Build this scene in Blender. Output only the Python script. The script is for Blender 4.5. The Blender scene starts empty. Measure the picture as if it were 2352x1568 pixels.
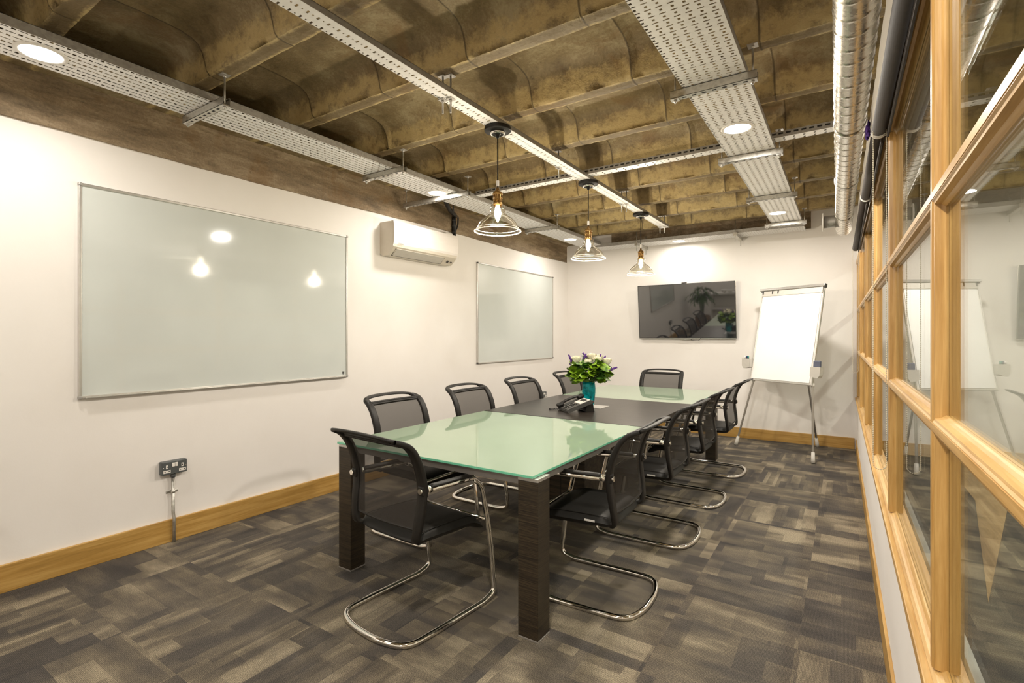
import bpy, bmesh, math, random
from mathutils import Vector, Matrix, Euler
random.seed(7)
S = bpy.context.scene
COL = S.collection
PI = math.pi
# ---------------------------------------------------------------- camera, world, exposure
H = 1.365
cam = bpy.data.cameras.new('camera'); cam_o = bpy.data.objects.new('camera', cam); COL.objects.link(cam_o)
cam.sensor_width = 36.0; cam.lens = 1161.6/2352*36; cam.shift_y = -14/2352; cam.clip_start = 0.02
cam_o.location = (0, 0, H); cam_o.rotation_euler = (PI/2, 0, math.radians(33.333))
S.camera = cam_o
w = bpy.data.worlds.new('world'); S.world = w; w.use_nodes = True
w.node_tree.nodes['Background'].inputs[0].default_value = (1, .9, .78, 1)
w.node_tree.nodes['Background'].inputs[1].default_value = 0.25
S.view_settings.view_transform = 'Standard'; S.view_settings.look = 'None'
S.view_settings.gamma = 1; S.view_settings.use_curve_mapping = False
S.view_settings.exposure = 0.17
LAMP_W = 22.0       # each downlight
BULB_W = 30.0        # each pendant bulb
WARM = (1, .935, .84)

# ---------------------------------------------------------------- material helpers
class N:
    def __init__(s, name):
        s.m = bpy.data.materials.new(name); s.m.use_nodes = True
        s.t = s.m.node_tree; s.n = s.t.nodes; s.n.clear()
        s.out = s.n.new('ShaderNodeOutputMaterial')
    def add(s, typ, **kw):
        n = s.n.new('ShaderNode'+typ)
        for k, v in kw.items():
            if k.startswith('_'): setattr(n, k[1:], v)
        return n
    def L(s, a, b): s.t.links.new(a, b)
    def put(s, sock, v):
        if isinstance(v, (int, float)): sock.default_value = v
        elif isinstance(v, tuple): sock.default_value = (v+(1,)) if len(v) == 3 and sock.type == 'RGBA' else v
        else: s.L(v, sock)
    def co(s, scale=(1,1,1), rot=(0,0,0), loc=(0,0,0)):
        tc = s.add('TexCoord'); mp = s.add('Mapping')
        mp.inputs['Scale'].default_value = scale; mp.inputs['Rotation'].default_value = rot; mp.inputs['Location'].default_value = loc
        s.L(tc.outputs['Object'], mp.inputs[0]); return mp.outputs[0]
    def noise(s, scale, detail=3, rough=.5, co=None, dist=0):
        n = s.add('TexNoise'); n.inputs['Scale'].default_value = scale; n.inputs['Detail'].default_value = detail
        n.inputs['Roughness'].default_value = rough; n.inputs['Distortion'].default_value = dist
        s.L(co if co is not None else s.co(), n.inputs['Vector']); return n.outputs['Fac']
    def ramp(s, fac, stops):
        r = s.add('ValToRGB'); e = r.color_ramp.elements
        while len(e) < len(stops): e.new(.5)
        for el, (p, c) in zip(e, stops):
            el.position = p; el.color = (c+(1,)) if isinstance(c, tuple) else (c, c, c, 1)
        s.L(fac, r.inputs[0]); return r.outputs[0]
    def math(s, op, a, b=0.0, c=None):
        m = s.add('Math'); m.operation = op; s.put(m.inputs[0], a); s.put(m.inputs[1], b)
        if c is not None: s.put(m.inputs[2], c)
        return m.outputs[0]
    def mix(s, fac, a, b, blend='MIX'):
        m = s.add('Mix'); m.data_type = 'RGBA'; m.blend_type = blend
        s.put(m.inputs[0], fac); s.put(m.inputs[6], a); s.put(m.inputs[7], b); return m.outputs[2]
    def sep(s, v):
        x = s.add('SeparateXYZ'); s.L(v, x.inputs[0]); return x.outputs
    def bump(s, h, strength=.3, dist=.01):
        b = s.add('Bump'); b.inputs['Strength'].default_value = strength; b.inputs['Distance'].default_value = dist
        s.L(h, b.inputs['Height']); return b.outputs[0]
    def bsdf(s, color, rough=.5, metal=0, normal=None, **kw):
        p = s.add('BsdfPrincipled'); s.put(p.inputs['Base Color'], color); s.put(p.inputs['Roughness'], rough)
        s.put(p.inputs['Metallic'], metal)
        if normal is not None: s.L(normal, p.inputs['Normal'])
        for k, v in kw.items(): s.put(p.inputs[k], v)
        return p.outputs[0]
    def done(s, sh): s.L(sh, s.out.inputs[0]); return s.m
    def mixsh(s, fac, a, b):
        m = s.add('MixShader'); s.put(m.inputs[0], fac); s.L(a, m.inputs[1]); s.L(b, m.inputs[2]); return m.outputs[0]

def simple(name, c, rough=.5, metal=0, var=.08, scale=30, bump=0, **kw):
    n = N(name); f = n.noise(scale, 3)
    lo = tuple(x*(1-var) for x in c); hi = tuple(min(1, x*(1+var)) for x in c)
    col = n.ramp(f, [(.3, lo), (.7, hi)])
    nr = n.bump(f, bump, .002) if bump else None
    return n.done(n.bsdf(col, rough, metal, nr, **kw))

def oak(name, axis='y', c1=(.50,.29,.085), c2=(.66,.42,.16), rough=.38):
    n = N(name); sc = {'x': (1.2,22,22), 'y': (22,1.2,22), 'z': (22,22,1.2)}[axis]
    co = n.co(sc)
    f = n.noise(1.4, 5, .6, co, .6); g = n.noise(7, 3, .7, co)
    f2 = n.math('ADD', n.math('MULTIPLY', f, .75), n.math('MULTIPLY', g, .25))
    dk = tuple(x*.72 for x in c1)
    col = n.ramp(f2, [(.30, dk), (.44, c1), (.60, c2), (.75, c1)])
    return n.done(n.bsdf(col, rough, 0, n.bump(f2, .12, .002)))

M = {}
M['wall'] = simple('white_plaster', (.82,.775,.71), .75, var=.025, scale=3, bump=.0)
n = N('white_painted_plaster'); f = n.noise(2.2, 5, .6); f2 = n.noise(90, 2)
M['wall'] = n.done(n.bsdf(n.ramp(f, [(.3, (.84,.80,.76)), (.7, (.87,.835,.80))]), .72, 0, n.bump(f2, .12, .002)))
# raw concrete of the coffered ceiling
def concrete(name, base, dark, light, grain=(1,1,1), ribs=False):
    n = N(name); co = n.co(grain)
    a = n.noise(1.3, 6, .62, co, .5); b = n.noise(5.5, 5, .65, co, .3); c = n.noise(60, 4, .7)
    v = n.math('ADD', n.math('ADD', n.math('MULTIPLY', a, .42), n.math('MULTIPLY', b, .38)), n.math('MULTIPLY', c, .20))
    col = n.ramp(v, [(.36, dark), (.50, base), (.60, light), (.72, base)])
    spots = n.ramp(n.noise(14, 4, .75), [(.28, 0.0), (.36, 1.0)])
    col = n.mix(n.math('MULTIPLY', n.math('SUBTRACT', 1.0, spots), .55), col, tuple(x*.5 for x in dark))
    rust = n.ramp(n.noise(1.9, 4, .7, n.co((1,1,1), loc=(7,3,1)), .8), [(.56, 0.0), (.66, 1.0)])
    col = n.mix(n.math('MULTIPLY', rust, .45), col, (.20,.105,.03))
    if ribs:
        x, y, z = n.sep(n.co())
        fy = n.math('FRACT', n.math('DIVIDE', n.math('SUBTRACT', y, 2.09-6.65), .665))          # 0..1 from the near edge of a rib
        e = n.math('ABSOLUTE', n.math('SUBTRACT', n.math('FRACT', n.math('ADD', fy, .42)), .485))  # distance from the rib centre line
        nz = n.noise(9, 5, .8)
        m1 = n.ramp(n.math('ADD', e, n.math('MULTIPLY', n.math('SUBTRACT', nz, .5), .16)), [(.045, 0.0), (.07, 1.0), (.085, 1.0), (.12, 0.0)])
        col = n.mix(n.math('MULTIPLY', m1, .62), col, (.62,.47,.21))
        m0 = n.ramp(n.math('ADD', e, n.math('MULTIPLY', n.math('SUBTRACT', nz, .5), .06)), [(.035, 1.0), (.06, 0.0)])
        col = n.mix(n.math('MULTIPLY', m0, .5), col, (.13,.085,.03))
        sx = n.math('ABSOLUTE', n.math('SUBTRACT', n.math('FRACT', n.math('DIVIDE', n.math('ADD', x, 2.95+6.5), .65)), .0))
        sx = n.math('MINIMUM', sx, n.math('SUBTRACT', 1.0, sx))
        m2 = n.ramp(n.math('ADD', sx, n.math('MULTIPLY', n.math('SUBTRACT', nz, .5), .006)), [(.004, 1.0), (.010, 0.0)])
        col = n.mix(n.math('MULTIPLY', m2, .75), col, (.055,.035,.012))
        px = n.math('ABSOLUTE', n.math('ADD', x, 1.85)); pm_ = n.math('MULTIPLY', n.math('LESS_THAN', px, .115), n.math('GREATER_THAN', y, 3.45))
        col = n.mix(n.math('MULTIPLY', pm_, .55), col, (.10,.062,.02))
    h = n.math('ADD', b, n.math('MULTIPLY', c, .35))
    return n.done(n.bsdf(col, .62, 0, n.bump(h, .8, .016)))
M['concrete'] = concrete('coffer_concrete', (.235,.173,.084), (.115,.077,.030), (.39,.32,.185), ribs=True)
M['beam'] = concrete('board_marked_concrete', (.25,.18,.105), (.095,.066,.034), (.40,.31,.20), (2.0,.7,3))
# carpet tiles
n = N('carpet_tiles')
def brick(n, w_, h_, co, off=.37):
    b = n.add('TexBrick'); b.offset = off; b.offset_frequency = 2; b.squash = 1.7; b.squash_frequency = 3
    b.inputs['Color1'].default_value = (0,0,0,1); b.inputs['Color2'].default_value = (1,1,1,1); b.inputs['Mortar'].default_value = (.5,.5,.5,1)
    b.inputs['Scale'].default_value = 1; b.inputs['Mortar Size'].default_value = 0.0; b.inputs['Brick Width'].default_value = w_
    b.inputs['Row Height'].default_value = h_; n.L(co, b.inputs['Vector']); return b.outputs['Color']
TC = .52
c0 = n.co(); x, y, z = n.sep(c0)
wx = n.math('ADD', x, .17); wy = n.math('ADD', y, .08)
wn = n.add('TexWhiteNoise'); wn.noise_dimensions = '2D'; tv = n.add('CombineXYZ'); n.put(tv.inputs[0], n.math('FLOOR', n.math('DIVIDE', wx, TC))); n.put(tv.inputs[1], n.math('FLOOR', n.math('DIVIDE', wy, TC))); n.L(tv.outputs[0], wn.inputs['Vector'])
tile = n.math('GREATER_THAN', wn.outputs['Value'], .62)
tx = n.math('FLOOR', n.math('DIVIDE', wx, TC)); ty = n.math('FLOOR', n.math('DIVIDE', wy, TC))
cx = n.add('CombineXYZ'); n.put(cx.inputs[0], n.math('ADD', wx, n.math('MULTIPLY', ty, 3.31))); n.put(cx.inputs[1], n.math('ADD', wy, n.math('MULTIPLY', tx, 5.17)))
cy = n.add('CombineXYZ'); n.put(cy.inputs[0], n.math('ADD', wy, n.math('MULTIPLY', tx, 2.71))); n.put(cy.inputs[1], n.math('ADD', wx, n.math('MULTIPLY', ty, 4.37)))
A = brick(n, .34, .13, cx.outputs[0]); B = brick(n, .30, .11, cy.outputs[0])
A2 = brick(n, .21, .26, cx.outputs[0], .5); B2 = brick(n, .47, .052, cy.outputs[0], .6)
main = n.mix(tile, A, B)
sec = n.mix(tile, A2, B2)
softn = n.add('TexNoise'); softn.inputs['Scale'].default_value = 1.0; softn.inputs['Detail'].default_value = 4; softn.inputs['Roughness'].default_value = .55
sv = n.add('VectorMath'); sv.operation = 'MULTIPLY'; n.L(n.mix(tile, cx.outputs[0], cy.outputs[0]), sv.inputs[0]); sv.inputs[1].default_value = (2.4, 6.0, 1)
n.L(sv.outputs[0], softn.inputs['Vector']); soft = softn.outputs['Fac']
v = n.math('ADD', n.math('ADD', n.math('MULTIPLY', main, .25), n.math('MULTIPLY', sec, .17)), n.math('MULTIPLY', soft, .82))
col = n.ramp(v, [(.36, (.046,.040,.037)), (.53, (.074,.063,.052)), (.68, (.135,.110,.078)), (.84, (.27,.225,.155))])
pile = n.noise(270, 2, .8)
pl = n.ramp(pile, [(.34, .30), (.66, 1.75)])
rx = n.math('SINE', n.math('MULTIPLY', n.math('ADD', x, y), 640)); ry = n.math('SINE', n.math('MULTIPLY', n.math('SUBTRACT', x, y), 640))
wv = n.math('ADD', 1.0, n.math('MULTIPLY', n.math('MULTIPLY', rx, ry), .45))
col = n.mix(1.0, col, pl, 'MULTIPLY'); col = n.mix(1.0, col, wv, 'MULTIPLY')
M['carpet'] = n.done(n.bsdf(col, .95, 0, n.bump(pile, .6, .004)))
M['oak_y'] = oak('oak_grain_lengthways', 'y', (.46,.26,.078), (.60,.38,.145)); M['oak_z'] = oak('oak_grain_upright', 'z', (.41,.22,.058), (.55,.33,.11)); M['oak_x'] = oak('oak_grain_across', 'x')
M['oak_skirt'] = oak('oak_skirting', 'y', (.42,.235,.055), (.54,.33,.10), .45)
M['oak_skirtx'] = oak('oak_skirting_across', 'x', (.42,.235,.055), (.54,.33,.10), .45)
M['wenge_z'] = oak('dark_veneer_leg', 'x', (.022,.016,.010), (.075,.055,.034), .35)
M['wenge_x'] = oak('dark_veneer_top', 'x', (.016,.012,.009), (.030,.023,.018), .30)
# dark veneer with horizontal grain on legs
n = N('dark_striped_veneer'); f = n.noise(1, 4, .7, n.co((6,6,430)))
M['leg'] = n.done(n.bsdf(n.ramp(f, [(.40, (.008,.0055,.0035)), (.66, (.060,.042,.022))]), .4, 0, n.bump(f, .2, .002)))
# frosted table glass: pale green top, deep green polished edge
n = N('frosted_green_glass'); g = n.add('NewGeometry'); nz = n.sep(g.outputs['Normal'])[2]
up = n.math('GREATER_THAN', n.math('ABSOLUTE', nz), .8)
col = n.mix(up, (.16,.52,.34), n.ramp(n.noise(3, 2), [(.3, (.27,.36,.255)), (.7, (.285,.38,.27))]))
M['glass_top'] = n.done(n.bsdf(col, .035, 0, None, **{'IOR': 1.62, 'Specular IOR Level': .6}))
def window_glass(name, tint=(.93,.97,.94), extra=0.0, rough=0.0):
    n = N(name); g = n.add('NewGeometry'); fr = n.add('Fresnel')
    ior = n.math('ADD', 1.5, n.math('MULTIPLY', g.outputs['Backfacing'], 1/1.5-1.5)); n.L(ior, fr.inputs['IOR'])
    t = n.add('BsdfTransparent'); gl = n.add('BsdfGlossy'); gl.inputs['Roughness'].default_value = rough
    s = n.noise(4, 2); n.L(n.ramp(s, [(.3, tint), (.7, tuple(min(1, x*1.02) for x in tint))]), t.inputs[0])
    return n.done(n.mixsh(n.math('MINIMUM', n.math('ADD', fr.outputs[0], extra), 1.0), t.outputs[0], gl.outputs[0]))
M['pane'] = window_glass('window_glass')
M['shade_glass'] = window_glass('clear_lamp_glass', (.97,.955,.92), .06, .02)
n = N('thick_glass_rim'); tt = n.add('BsdfTransparent'); pp = n.bsdf(n.ramp(n.noise(40, 2), [(.3, (.85,.82,.76)), (.7, (.9,.88,.84))]), .08, 0, None, **{'Transmission Weight': .3})
M['shade_rim'] = n.done(n.mixsh(.5, tt.outputs[0], pp))
# teal vase
n = N('teal_glass'); f = n.noise(16, 3, .6, None, 1.5)
tr = n.add('BsdfTransparent'); n.L(n.ramp(f, [(.35, (.03,.50,.50)), (.62, (.30,.92,.95))]), tr.inputs[0])
pb = n.bsdf(n.ramp(f, [(.35, (.0,.16,.18)), (.62, (.01,.62,.68))]), .06, 0, n.bump(f, .5, .01))
M['vase'] = n.done(n.mixsh(.5, tr.outputs[0], pb))
M['chrome'] = simple('polished_chrome', (.86,.84,.80), .07, 1, .02)
M['silver'] = simple('brushed_aluminium', (.62,.60,.57), .33, .85, .04)
M['alu'] = simple('satin_grey_frame', (.40,.385,.365), .42, .5, .04)
M['greyrail'] = simple('grey_table_rail', (.27,.25,.235), .45, .3, .04)
def galv(name, c, rough, metal):
    n = N(name); v = n.add('TexVoronoi'); v.inputs['Scale'].default_value = 70; n.L(n.co(), v.inputs['Vector'])
    f = n.sep(v.outputs['Color'])[0]
    return n.done(n.bsdf(n.ramp(f, [(0, tuple(x*.78 for x in c)), (1, c)]), n.math('ADD', rough, n.math('MULTIPLY', f, .12)), metal))
M['galv'] = galv('galvanised_steel', (.62,.60,.55), .28, .85)
M['duct'] = galv('spiral_duct_steel', (.66,.62,.54), .22, .95)
M['tray_side'] = galv('galvanised_tray_side', (.42,.40,.37), .45, .6)
# perforated tray sheets: real see-through slots cut by the procedural mask
def tray_mat(name, pu, pv, axis, kind):
    n = N(name); x, y, z = n.sep(n.co()); 
    a, b = (x, y) if axis == 'y' else (y, x)       # a across, b along
    u = n.math('DIVIDE', a, pu); v = n.math('DIVIDE', b, pv)
    row = n.math('FLOOR', u)
    if kind == 'stagger': v = n.math('ADD', v, n.math('MULTIPLY', n.math('MODULO', n.math('ABSOLUTE', row), 2.0), .5))
    fu = n.math('SUBTRACT', n.math('FRACT', u), .5); fv = n.math('FRACT', v)
    def rect(cv, hu, hv):
        p = n.math('LESS_THAN', n.math('ABSOLUTE', fu), hu); q = n.math('LESS_THAN', n.math('ABSOLUTE', n.math('SUBTRACT', fv, cv)), hv)
        return n.math('MULTIPLY', p, q)
    if kind == 'stagger': hole = n.math('ADD', rect(.28, .10, .26), rect(.79, .20, .12))
    elif kind == 'bars': hole = n.math('ADD', rect(.25, .30, .075), rect(.75, .13, .13))
    else: hole = n.math('ADD', rect(.25, .20, .10), rect(.75, .075, .07))
    g = n.noise(25, 3)
    body = n.bsdf(n.ramp(g, [(.3, (.80,.785,.76)), (.7, (.88,.865,.84))]), .42, .12)
    t = n.add('BsdfTransparent')
    return n.done(n.mixsh(n.math('MINIMUM', hole, 1.0), body, t.outputs[0]))
M['tray_stagger'] = tray_mat('perforated_tray_staggered', .040, .062, 'y', 'stagger')
M['tray_bars'] = tray_mat('perforated_tray_barred', .046, .050, 'y', 'bars')
M['tray_narrow'] = tray_mat('perforated_tray_narrow', .050, .050, 'y', 'dots')
M['tray_cross'] = tray_mat('perforated_tray_cross', .043, .060, 'x', 'dots')
M['tray_far'] = tray_mat('perforated_tray_far', .040, .055, 'x', 'stagger')
M['black'] = simple('black_plastic', (.009,.0075,.006), .46, 0, .1, **{'Specular IOR Level': .35})
M['blacksoft'] = simple('black_leather', (.008,.007,.0055), .5, 0, .15, 60, .15, **{'Specular IOR Level': .3})
M['dark_grey'] = simple('dark_grey_plastic', (.055,.052,.048), .42, 0, .1)
n = N('woven_black_mesh'); x, y, z = n.sep(n.co())
wv = n.math('MULTIPLY', n.math('SINE', n.math('MULTIPLY', x, 1500)), n.math('SINE', n.math('MULTIPLY', z, 1500)))
t = n.add('BsdfTransparent'); d = n.bsdf(n.ramp(n.noise(20, 2), [(.3, (.060,.050,.040)), (.7, (.085,.072,.058))]), .7)
M['mesh'] = n.done(n.mixsh(n.math('GREATER_THAN', wv, -.12), t.outputs[0], d))
n = N('woven_black_mesh_soft'); t = n.add('BsdfTransparent'); d = n.bsdf(n.ramp(n.noise(400, 2), [(.3, (.018,.014,.011)), (.7, (.038,.031,.025))]), .85)
M['mesh'] = n.done(n.mixsh(.77, t.outputs[0], d))
M['board'] = simple('whiteboard_enamel', (.62,.65,.625), .07, 0, .02, 3, **{'IOR': 1.6})
M['paper'] = simple('flipchart_paper', (.90,.90,.89), .6, 0, .01, 3)
M['white_plastic'] = simple('white_plastic', (.80,.77,.72), .4, 0, .02)
M['ac'] = simple('glossy_white_casing', (.84,.79,.75), .25, 0, .01)
M['ac_side'] = simple('cream_casing', (.66,.60,.51), .45, 0, .02)
M['light_grey'] = simple('light_grey_plastic', (.55,.52,.47), .5, 0, .03)
M['metalclad'] = simple('metalclad_grey', (.115,.125,.125), .42, .3, .05)
M['brass'] = simple('aged_brass', (.42,.26,.10), .32, 1, .12, 40)
M['screen'] = simple('dark_glossy_screen', (.016,.016,.018), .03, 0, .02, 4, **{'IOR': 2.35})
M['screen_frame'] = simple('thin_black_bezel', (.03,.03,.03), .25, 0, .05)
M['blind'] = simple('charcoal_blind_fabric', (.042,.033,.028), .7, 0, .06, 80, **{'Specular IOR Level': .25})
M['purple'] = simple('purple_cloth', (.075,.022,.22), .7, 0, .3, 40)
M['petal'] = simple('ivory_petals', (.86,.82,.66), .55, 0, .08, 60)
M['leaf'] = simple('fresh_green_leaf', (.17,.30,.012), .42, 0, .45, 22)
M['leaf_dark'] = simple('deep_green_leaf', (.045,.12,.012), .42, 0, .4, 25)
M['stem'] = simple('green_stem', (.09,.17,.03), .5, 0, .2)
M['lav'] = simple('purple_blossom', (.10,.03,.22), .6, 0, .3, 90)
M['terra'] = simple('woven_brown_pot', (.16,.09,.04), .7, 0, .3, 60)
M['bluegrey'] = simple('blue_grey_felt', (.10,.11,.16), .6, 0, .1)
M['teal_cap'] = simple('teal_marker_cap', (.0,.20,.17), .35, 0, .05)
M['navy_cap'] = simple('navy_marker_cap', (.02,.02,.10), .35, 0, .05)
M['chain'] = simple('cream_bead_chain', (.62,.55,.42), .4, 0, .05)
M['gap'] = simple('dark_recess', (.01,.009,.008), .7)
M['label'] = simple('pale_label', (.62,.60,.56), .5, 0, .1)
def emit(name, c, s):
    n = N(name); e = n.add('Emission'); f = n.noise(3, 1)
    n.L(n.ramp(f, [(.3, c), (.7, tuple(min(1, x*1.02) for x in c))]), e.inputs[0]); e.inputs[1].default_value = s
    return n.done(e.outputs[0])
M['diffuser'] = emit('lit_led_diffuser', (1,.95,.86), 7)
M['filament'] = emit('glowing_bulb', (1,.90,.74), 26)
M['corridor_wood'] = oak('corridor_wood_floor', 'y', (.50,.29,.10), (.66,.42,.18), .4)

# ---------------------------------------------------------------- mesh helpers
class B:
    def __init__(s): s.v = []; s.f = []; s.sm = []
    def add(s, vs, fs, smooth=False):
        o = len(s.v); s.v += [tuple(v) for v in vs]; s.f += [tuple(i+o for i in f) for f in fs]; s.sm += [smooth]*len(fs); return s
    def box(s, x0, x1, y0, y1, z0, z1, bev=0, seg=2, mat=None):
        if bev:
            bm = bmesh.new(); bmesh.ops.create_cube(bm, size=1)
            for v in bm.verts: v.co = Vector(((x0+x1)/2+v.co.x*(x1-x0), (y0+y1)/2+v.co.y*(y1-y0), (z0+z1)/2+v.co.z*(z1-z0)))
            bmesh.ops.bevel(bm, geom=bm.edges[:], offset=bev, segments=seg, affect='EDGES', profile=.5)
            bm.verts.index_update(); vs = [v.co.copy() for v in bm.verts]; fs = [[v.index for v in f.verts] for f in bm.faces]; bm.free()
        else:
            vs = [Vector(p) for p in [(x0,y0,z0),(x1,y0,z0),(x1,y1,z0),(x0,y1,z0),(x0,y0,z1),(x1,y0,z1),(x1,y1,z1),(x0,y1,z1)]]
            fs = [(3,2,1,0),(4,5,6,7),(0,1,5,4),(1,2,6,5),(2,3,7,6),(3,0,4,7)]
        if mat is not None: vs = [mat @ v for v in vs]
        return s.add(vs, fs)
    def tube(s, path, r, n=10, closed=False, caps=True, flat=1.0):
        P_ = [Vector(p) for p in path]; m = len(P_); rs = r if isinstance(r, (list, tuple)) else [r]*m
        rings = []; up = None
        for i, p in enumerate(P_):
            if closed: t = (P_[(i+1) % m]-P_[i-1]).normalized()
            else: t = (P_[min(i+1, m-1)]-P_[max(i-1, 0)]).normalized()
            if up is None:
                up = Vector((0,0,1)) if abs(t.z) < .9 else Vector((0,1,0))
            a = (up - t*up.dot(t))
            if a.length < 1e-6: a = t.orthogonal()
            a.normalize(); up = a; b_ = t.cross(a)
            rings.append([p + a*math.cos(2*PI*k/n)*rs[i]*flat + b_*math.sin(2*PI*k/n)*rs[i] for k in range(n)])
        vs = [v for rg in rings for v in rg]; fs = []
        for i in range(m if closed else m-1):
            j = (i+1) % m
            for k in range(n):
                fs.append((i*n+k, i*n+(k+1) % n, j*n+(k+1) % n, j*n+k))
        if not closed and caps: 
            s.add(vs, fs, True); o = len(s.v)-len(vs)
            s.f += [tuple(o+k for k in range(n))[::-1], tuple(o+(m-1)*n+k for k in range(n))]; s.sm += [False, False]
            return s
        return s.add(vs, fs, True)
    def cyl(s, p0, p1, r, n=14, r1=None): return s.tube([p0, p1], [r, r if r1 is None else r1], n)
    def lathe(s, prof, c=(0,0,0), n=28, mat=None, caps=True):
        vs = []; fs = []
        for (r, z) in prof:
            for k in range(n): vs.append(Vector((c[0]+r*math.cos(2*PI*k/n), c[1]+r*math.sin(2*PI*k/n), c[2]+z)))
        for i in range(len(prof)-1):
            for k in range(n): fs.append((i*n+k, i*n+(k+1) % n, (i+1)*n+(k+1) % n, (i+1)*n+k))
        if mat is not None: vs = [mat @ v for v in vs]
        return s.add(vs, fs, True)
    def sph(s, c, r, n=8, m=6, sc=(1,1,1), mat=None):
        vs = []; fs = []
        for i in range(m+1):
            th = PI*i/m
            for k in range(n): vs.append(Vector((r*sc[0]*math.sin(th)*math.cos(2*PI*k/n), r*sc[1]*math.sin(th)*math.sin(2*PI*k/n), r*sc[2]*math.cos(th))))
        if mat is not None: vs = [mat @ v for v in vs]
        vs = [v+Vector(c) for v in vs]
        for i in range(m):
            for k in range(n): fs.append((i*n+k, (i+1)*n+k, (i+1)*n+(k+1) % n, i*n+(k+1) % n))
        return s.add(vs, fs, True)
    def prism(s, pts, axis, a0, a1, mat=None):
        # pts 2D polygon, extruded along axis
        def mk(p, a): return {'x': (a, p[0], p[1]), 'y': (p[0], a, p[1]), 'z': (p[0], p[1], a)}[axis]
        k = len(pts); vs = [Vector(mk(p, a0)) for p in pts]+[Vector(mk(p, a1)) for p in pts]
        if mat is not None: vs = [mat @ v for v in vs]
        fs = [tuple(range(k))[::-1], tuple(range(k, 2*k))]+[(i, (i+1) % k, k+(i+1) % k, k+i) for i in range(k)]
        return s.add(vs, fs)
    def grid(s, fn, nu, nv, smooth=True):
        vs = [Vector(fn(i/nu, j/nv)) for i in range(nu+1) for j in range(nv+1)]
        fs = [(i*(nv+1)+j, (i+1)*(nv+1)+j, (i+1)*(nv+1)+j+1, i*(nv+1)+j+1) for i in range(nu) for j in range(nv)]
        return s.add(vs, fs, smooth)
    def xf(s, mat): s.v = [tuple(mat @ Vector(v)) for v in s.v]; return s

def arc(path, rad, seg=6):
    """round the corners of a polyline; rad = radius or list"""
    P_ = [Vector(p) for p in path]; out = [P_[0]]
    for i in range(1, len(P_)-1):
        r = rad[i-1] if isinstance(rad, (list, tuple)) else rad
        a = P_[i-1]-P_[i]; b_ = P_[i+1]-P_[i]; la, lb = a.length, b_.length
        if r <= 0: out.append(P_[i]); continue
        d = min(r, la*.48, lb*.48); p = P_[i]+a.normalized()*d; q = P_[i]+b_.normalized()*d
        for k in range(seg+1):
            t = k/seg; out.append(p*(1-t)**2 + P_[i]*2*t*(1-t) + q*t*t)
    out.append(P_[-1]); return out

def make(name, b, m, parent=None, kind=None, label=None, fixn=True, extra=None):
    mi = [0]*len(b.f)
    if extra:
        for k_, (b2, m2) in enumerate(extra):
            mi += [k_+1]*len(b2.f); o_ = len(b.v); b.v += b2.v; b.f += [tuple(i+o_ for i in f) for f in b2.f]; b.sm += b2.sm
    me = bpy.data.meshes.new(name); me.from_pydata(b.v, [], b.f)
    me.polygons.foreach_set('use_smooth', b.sm); me.polygons.foreach_set('material_index', mi); me.update()
    if fixn:
        bm = bmesh.new(); bm.from_mesh(me); bmesh.ops.recalc_face_normals(bm, faces=bm.faces); bm.to_mesh(me); bm.free()
    o = bpy.data.objects.new(name, me); me.materials.append(M[m] if isinstance(m, str) else m); COL.objects.link(o)
    for b2, m2 in (extra or []): me.materials.append(M[m2])
    if parent: o.parent = parent
    if kind: o['kind'] = kind
    if label: o['label'] = label
    return o
def thing(name, label, cat, loc=(0,0,0), rz=0, group=None, kind=None):
    o = bpy.data.objects.new(name, None); COL.objects.link(o); o.empty_display_size = .1
    o.location = loc; o.rotation_euler = (0, 0, rz); o['label'] = label; o['category'] = cat
    if group: o['group'] = group
    if kind: o['kind'] = kind
    return o
def tag(o, label, cat, group=None):
    o['label'] = label; o['category'] = cat
    if group: o['group'] = group
    return o
def copy_tree(o, parent=None):
    c = o.copy(); COL.objects.link(c); c.parent = parent
    for ch in [k for k in bpy.data.objects if k.parent == o]: copy_tree(ch, c)
    return c
def dup(o, loc, rz, label):
    c = copy_tree(o); c.location = loc; c.rotation_euler = (0, 0, rz); c['label'] = label; return c
def text_mesh(name, body, size, mat4, m, parent=None, ext=.0006):
    cu = bpy.data.curves.new(name, 'FONT'); cu.body = body; cu.size = size; cu.extrude = ext; cu.align_x = 'CENTER'; cu.align_y = 'CENTER'
    t = bpy.data.objects.new(name, cu); COL.objects.link(t); bpy.context.view_layer.update()
    me = bpy.data.meshes.new_from_object(t); bpy.data.objects.remove(t)
    me.transform(mat4); o = bpy.data.objects.new(name, me); me.materials.clear(); me.materials.append(M[m]); COL.objects.link(o)
    if parent: o.parent = parent
    return o

# ---------------------------------------------------------------- room shell
XL, YF, YB, XC = -3.74, 7.33, -1.9, 2.35
make('floor', B().box(XL-.1, .19, YB-.1, YF+.1, -.1, 0), 'carpet', kind='structure')
make('wall_left', B().box(XL-.12, XL, YB-.1, YF+.1, 0, 3.1), 'wall', kind='structure')
make('wall_far', B().box(XL-.12, XC+.1, YF, YF+.12, 0, 3.1), 'wall', kind='structure')
make('wall_back', B().box(XL-.12, XC+.1, YB-.12, YB, 0, 3.1), 'wall', kind='structure')
make('baseboard_left', B().box(XL, XL+.018, .690, YF, 0, .148, .003), 'oak_skirt', kind='structure')
make('baseboard_far', B().box(XL+.018, .10, YF-.018, YF, 0, .135, .003), 'oak_skirtx', kind='structure')
make('trim_1', B().box(XL, -3.60, .55, .690, 0, .105, .003), 'oak_skirt', kind='structure')
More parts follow.
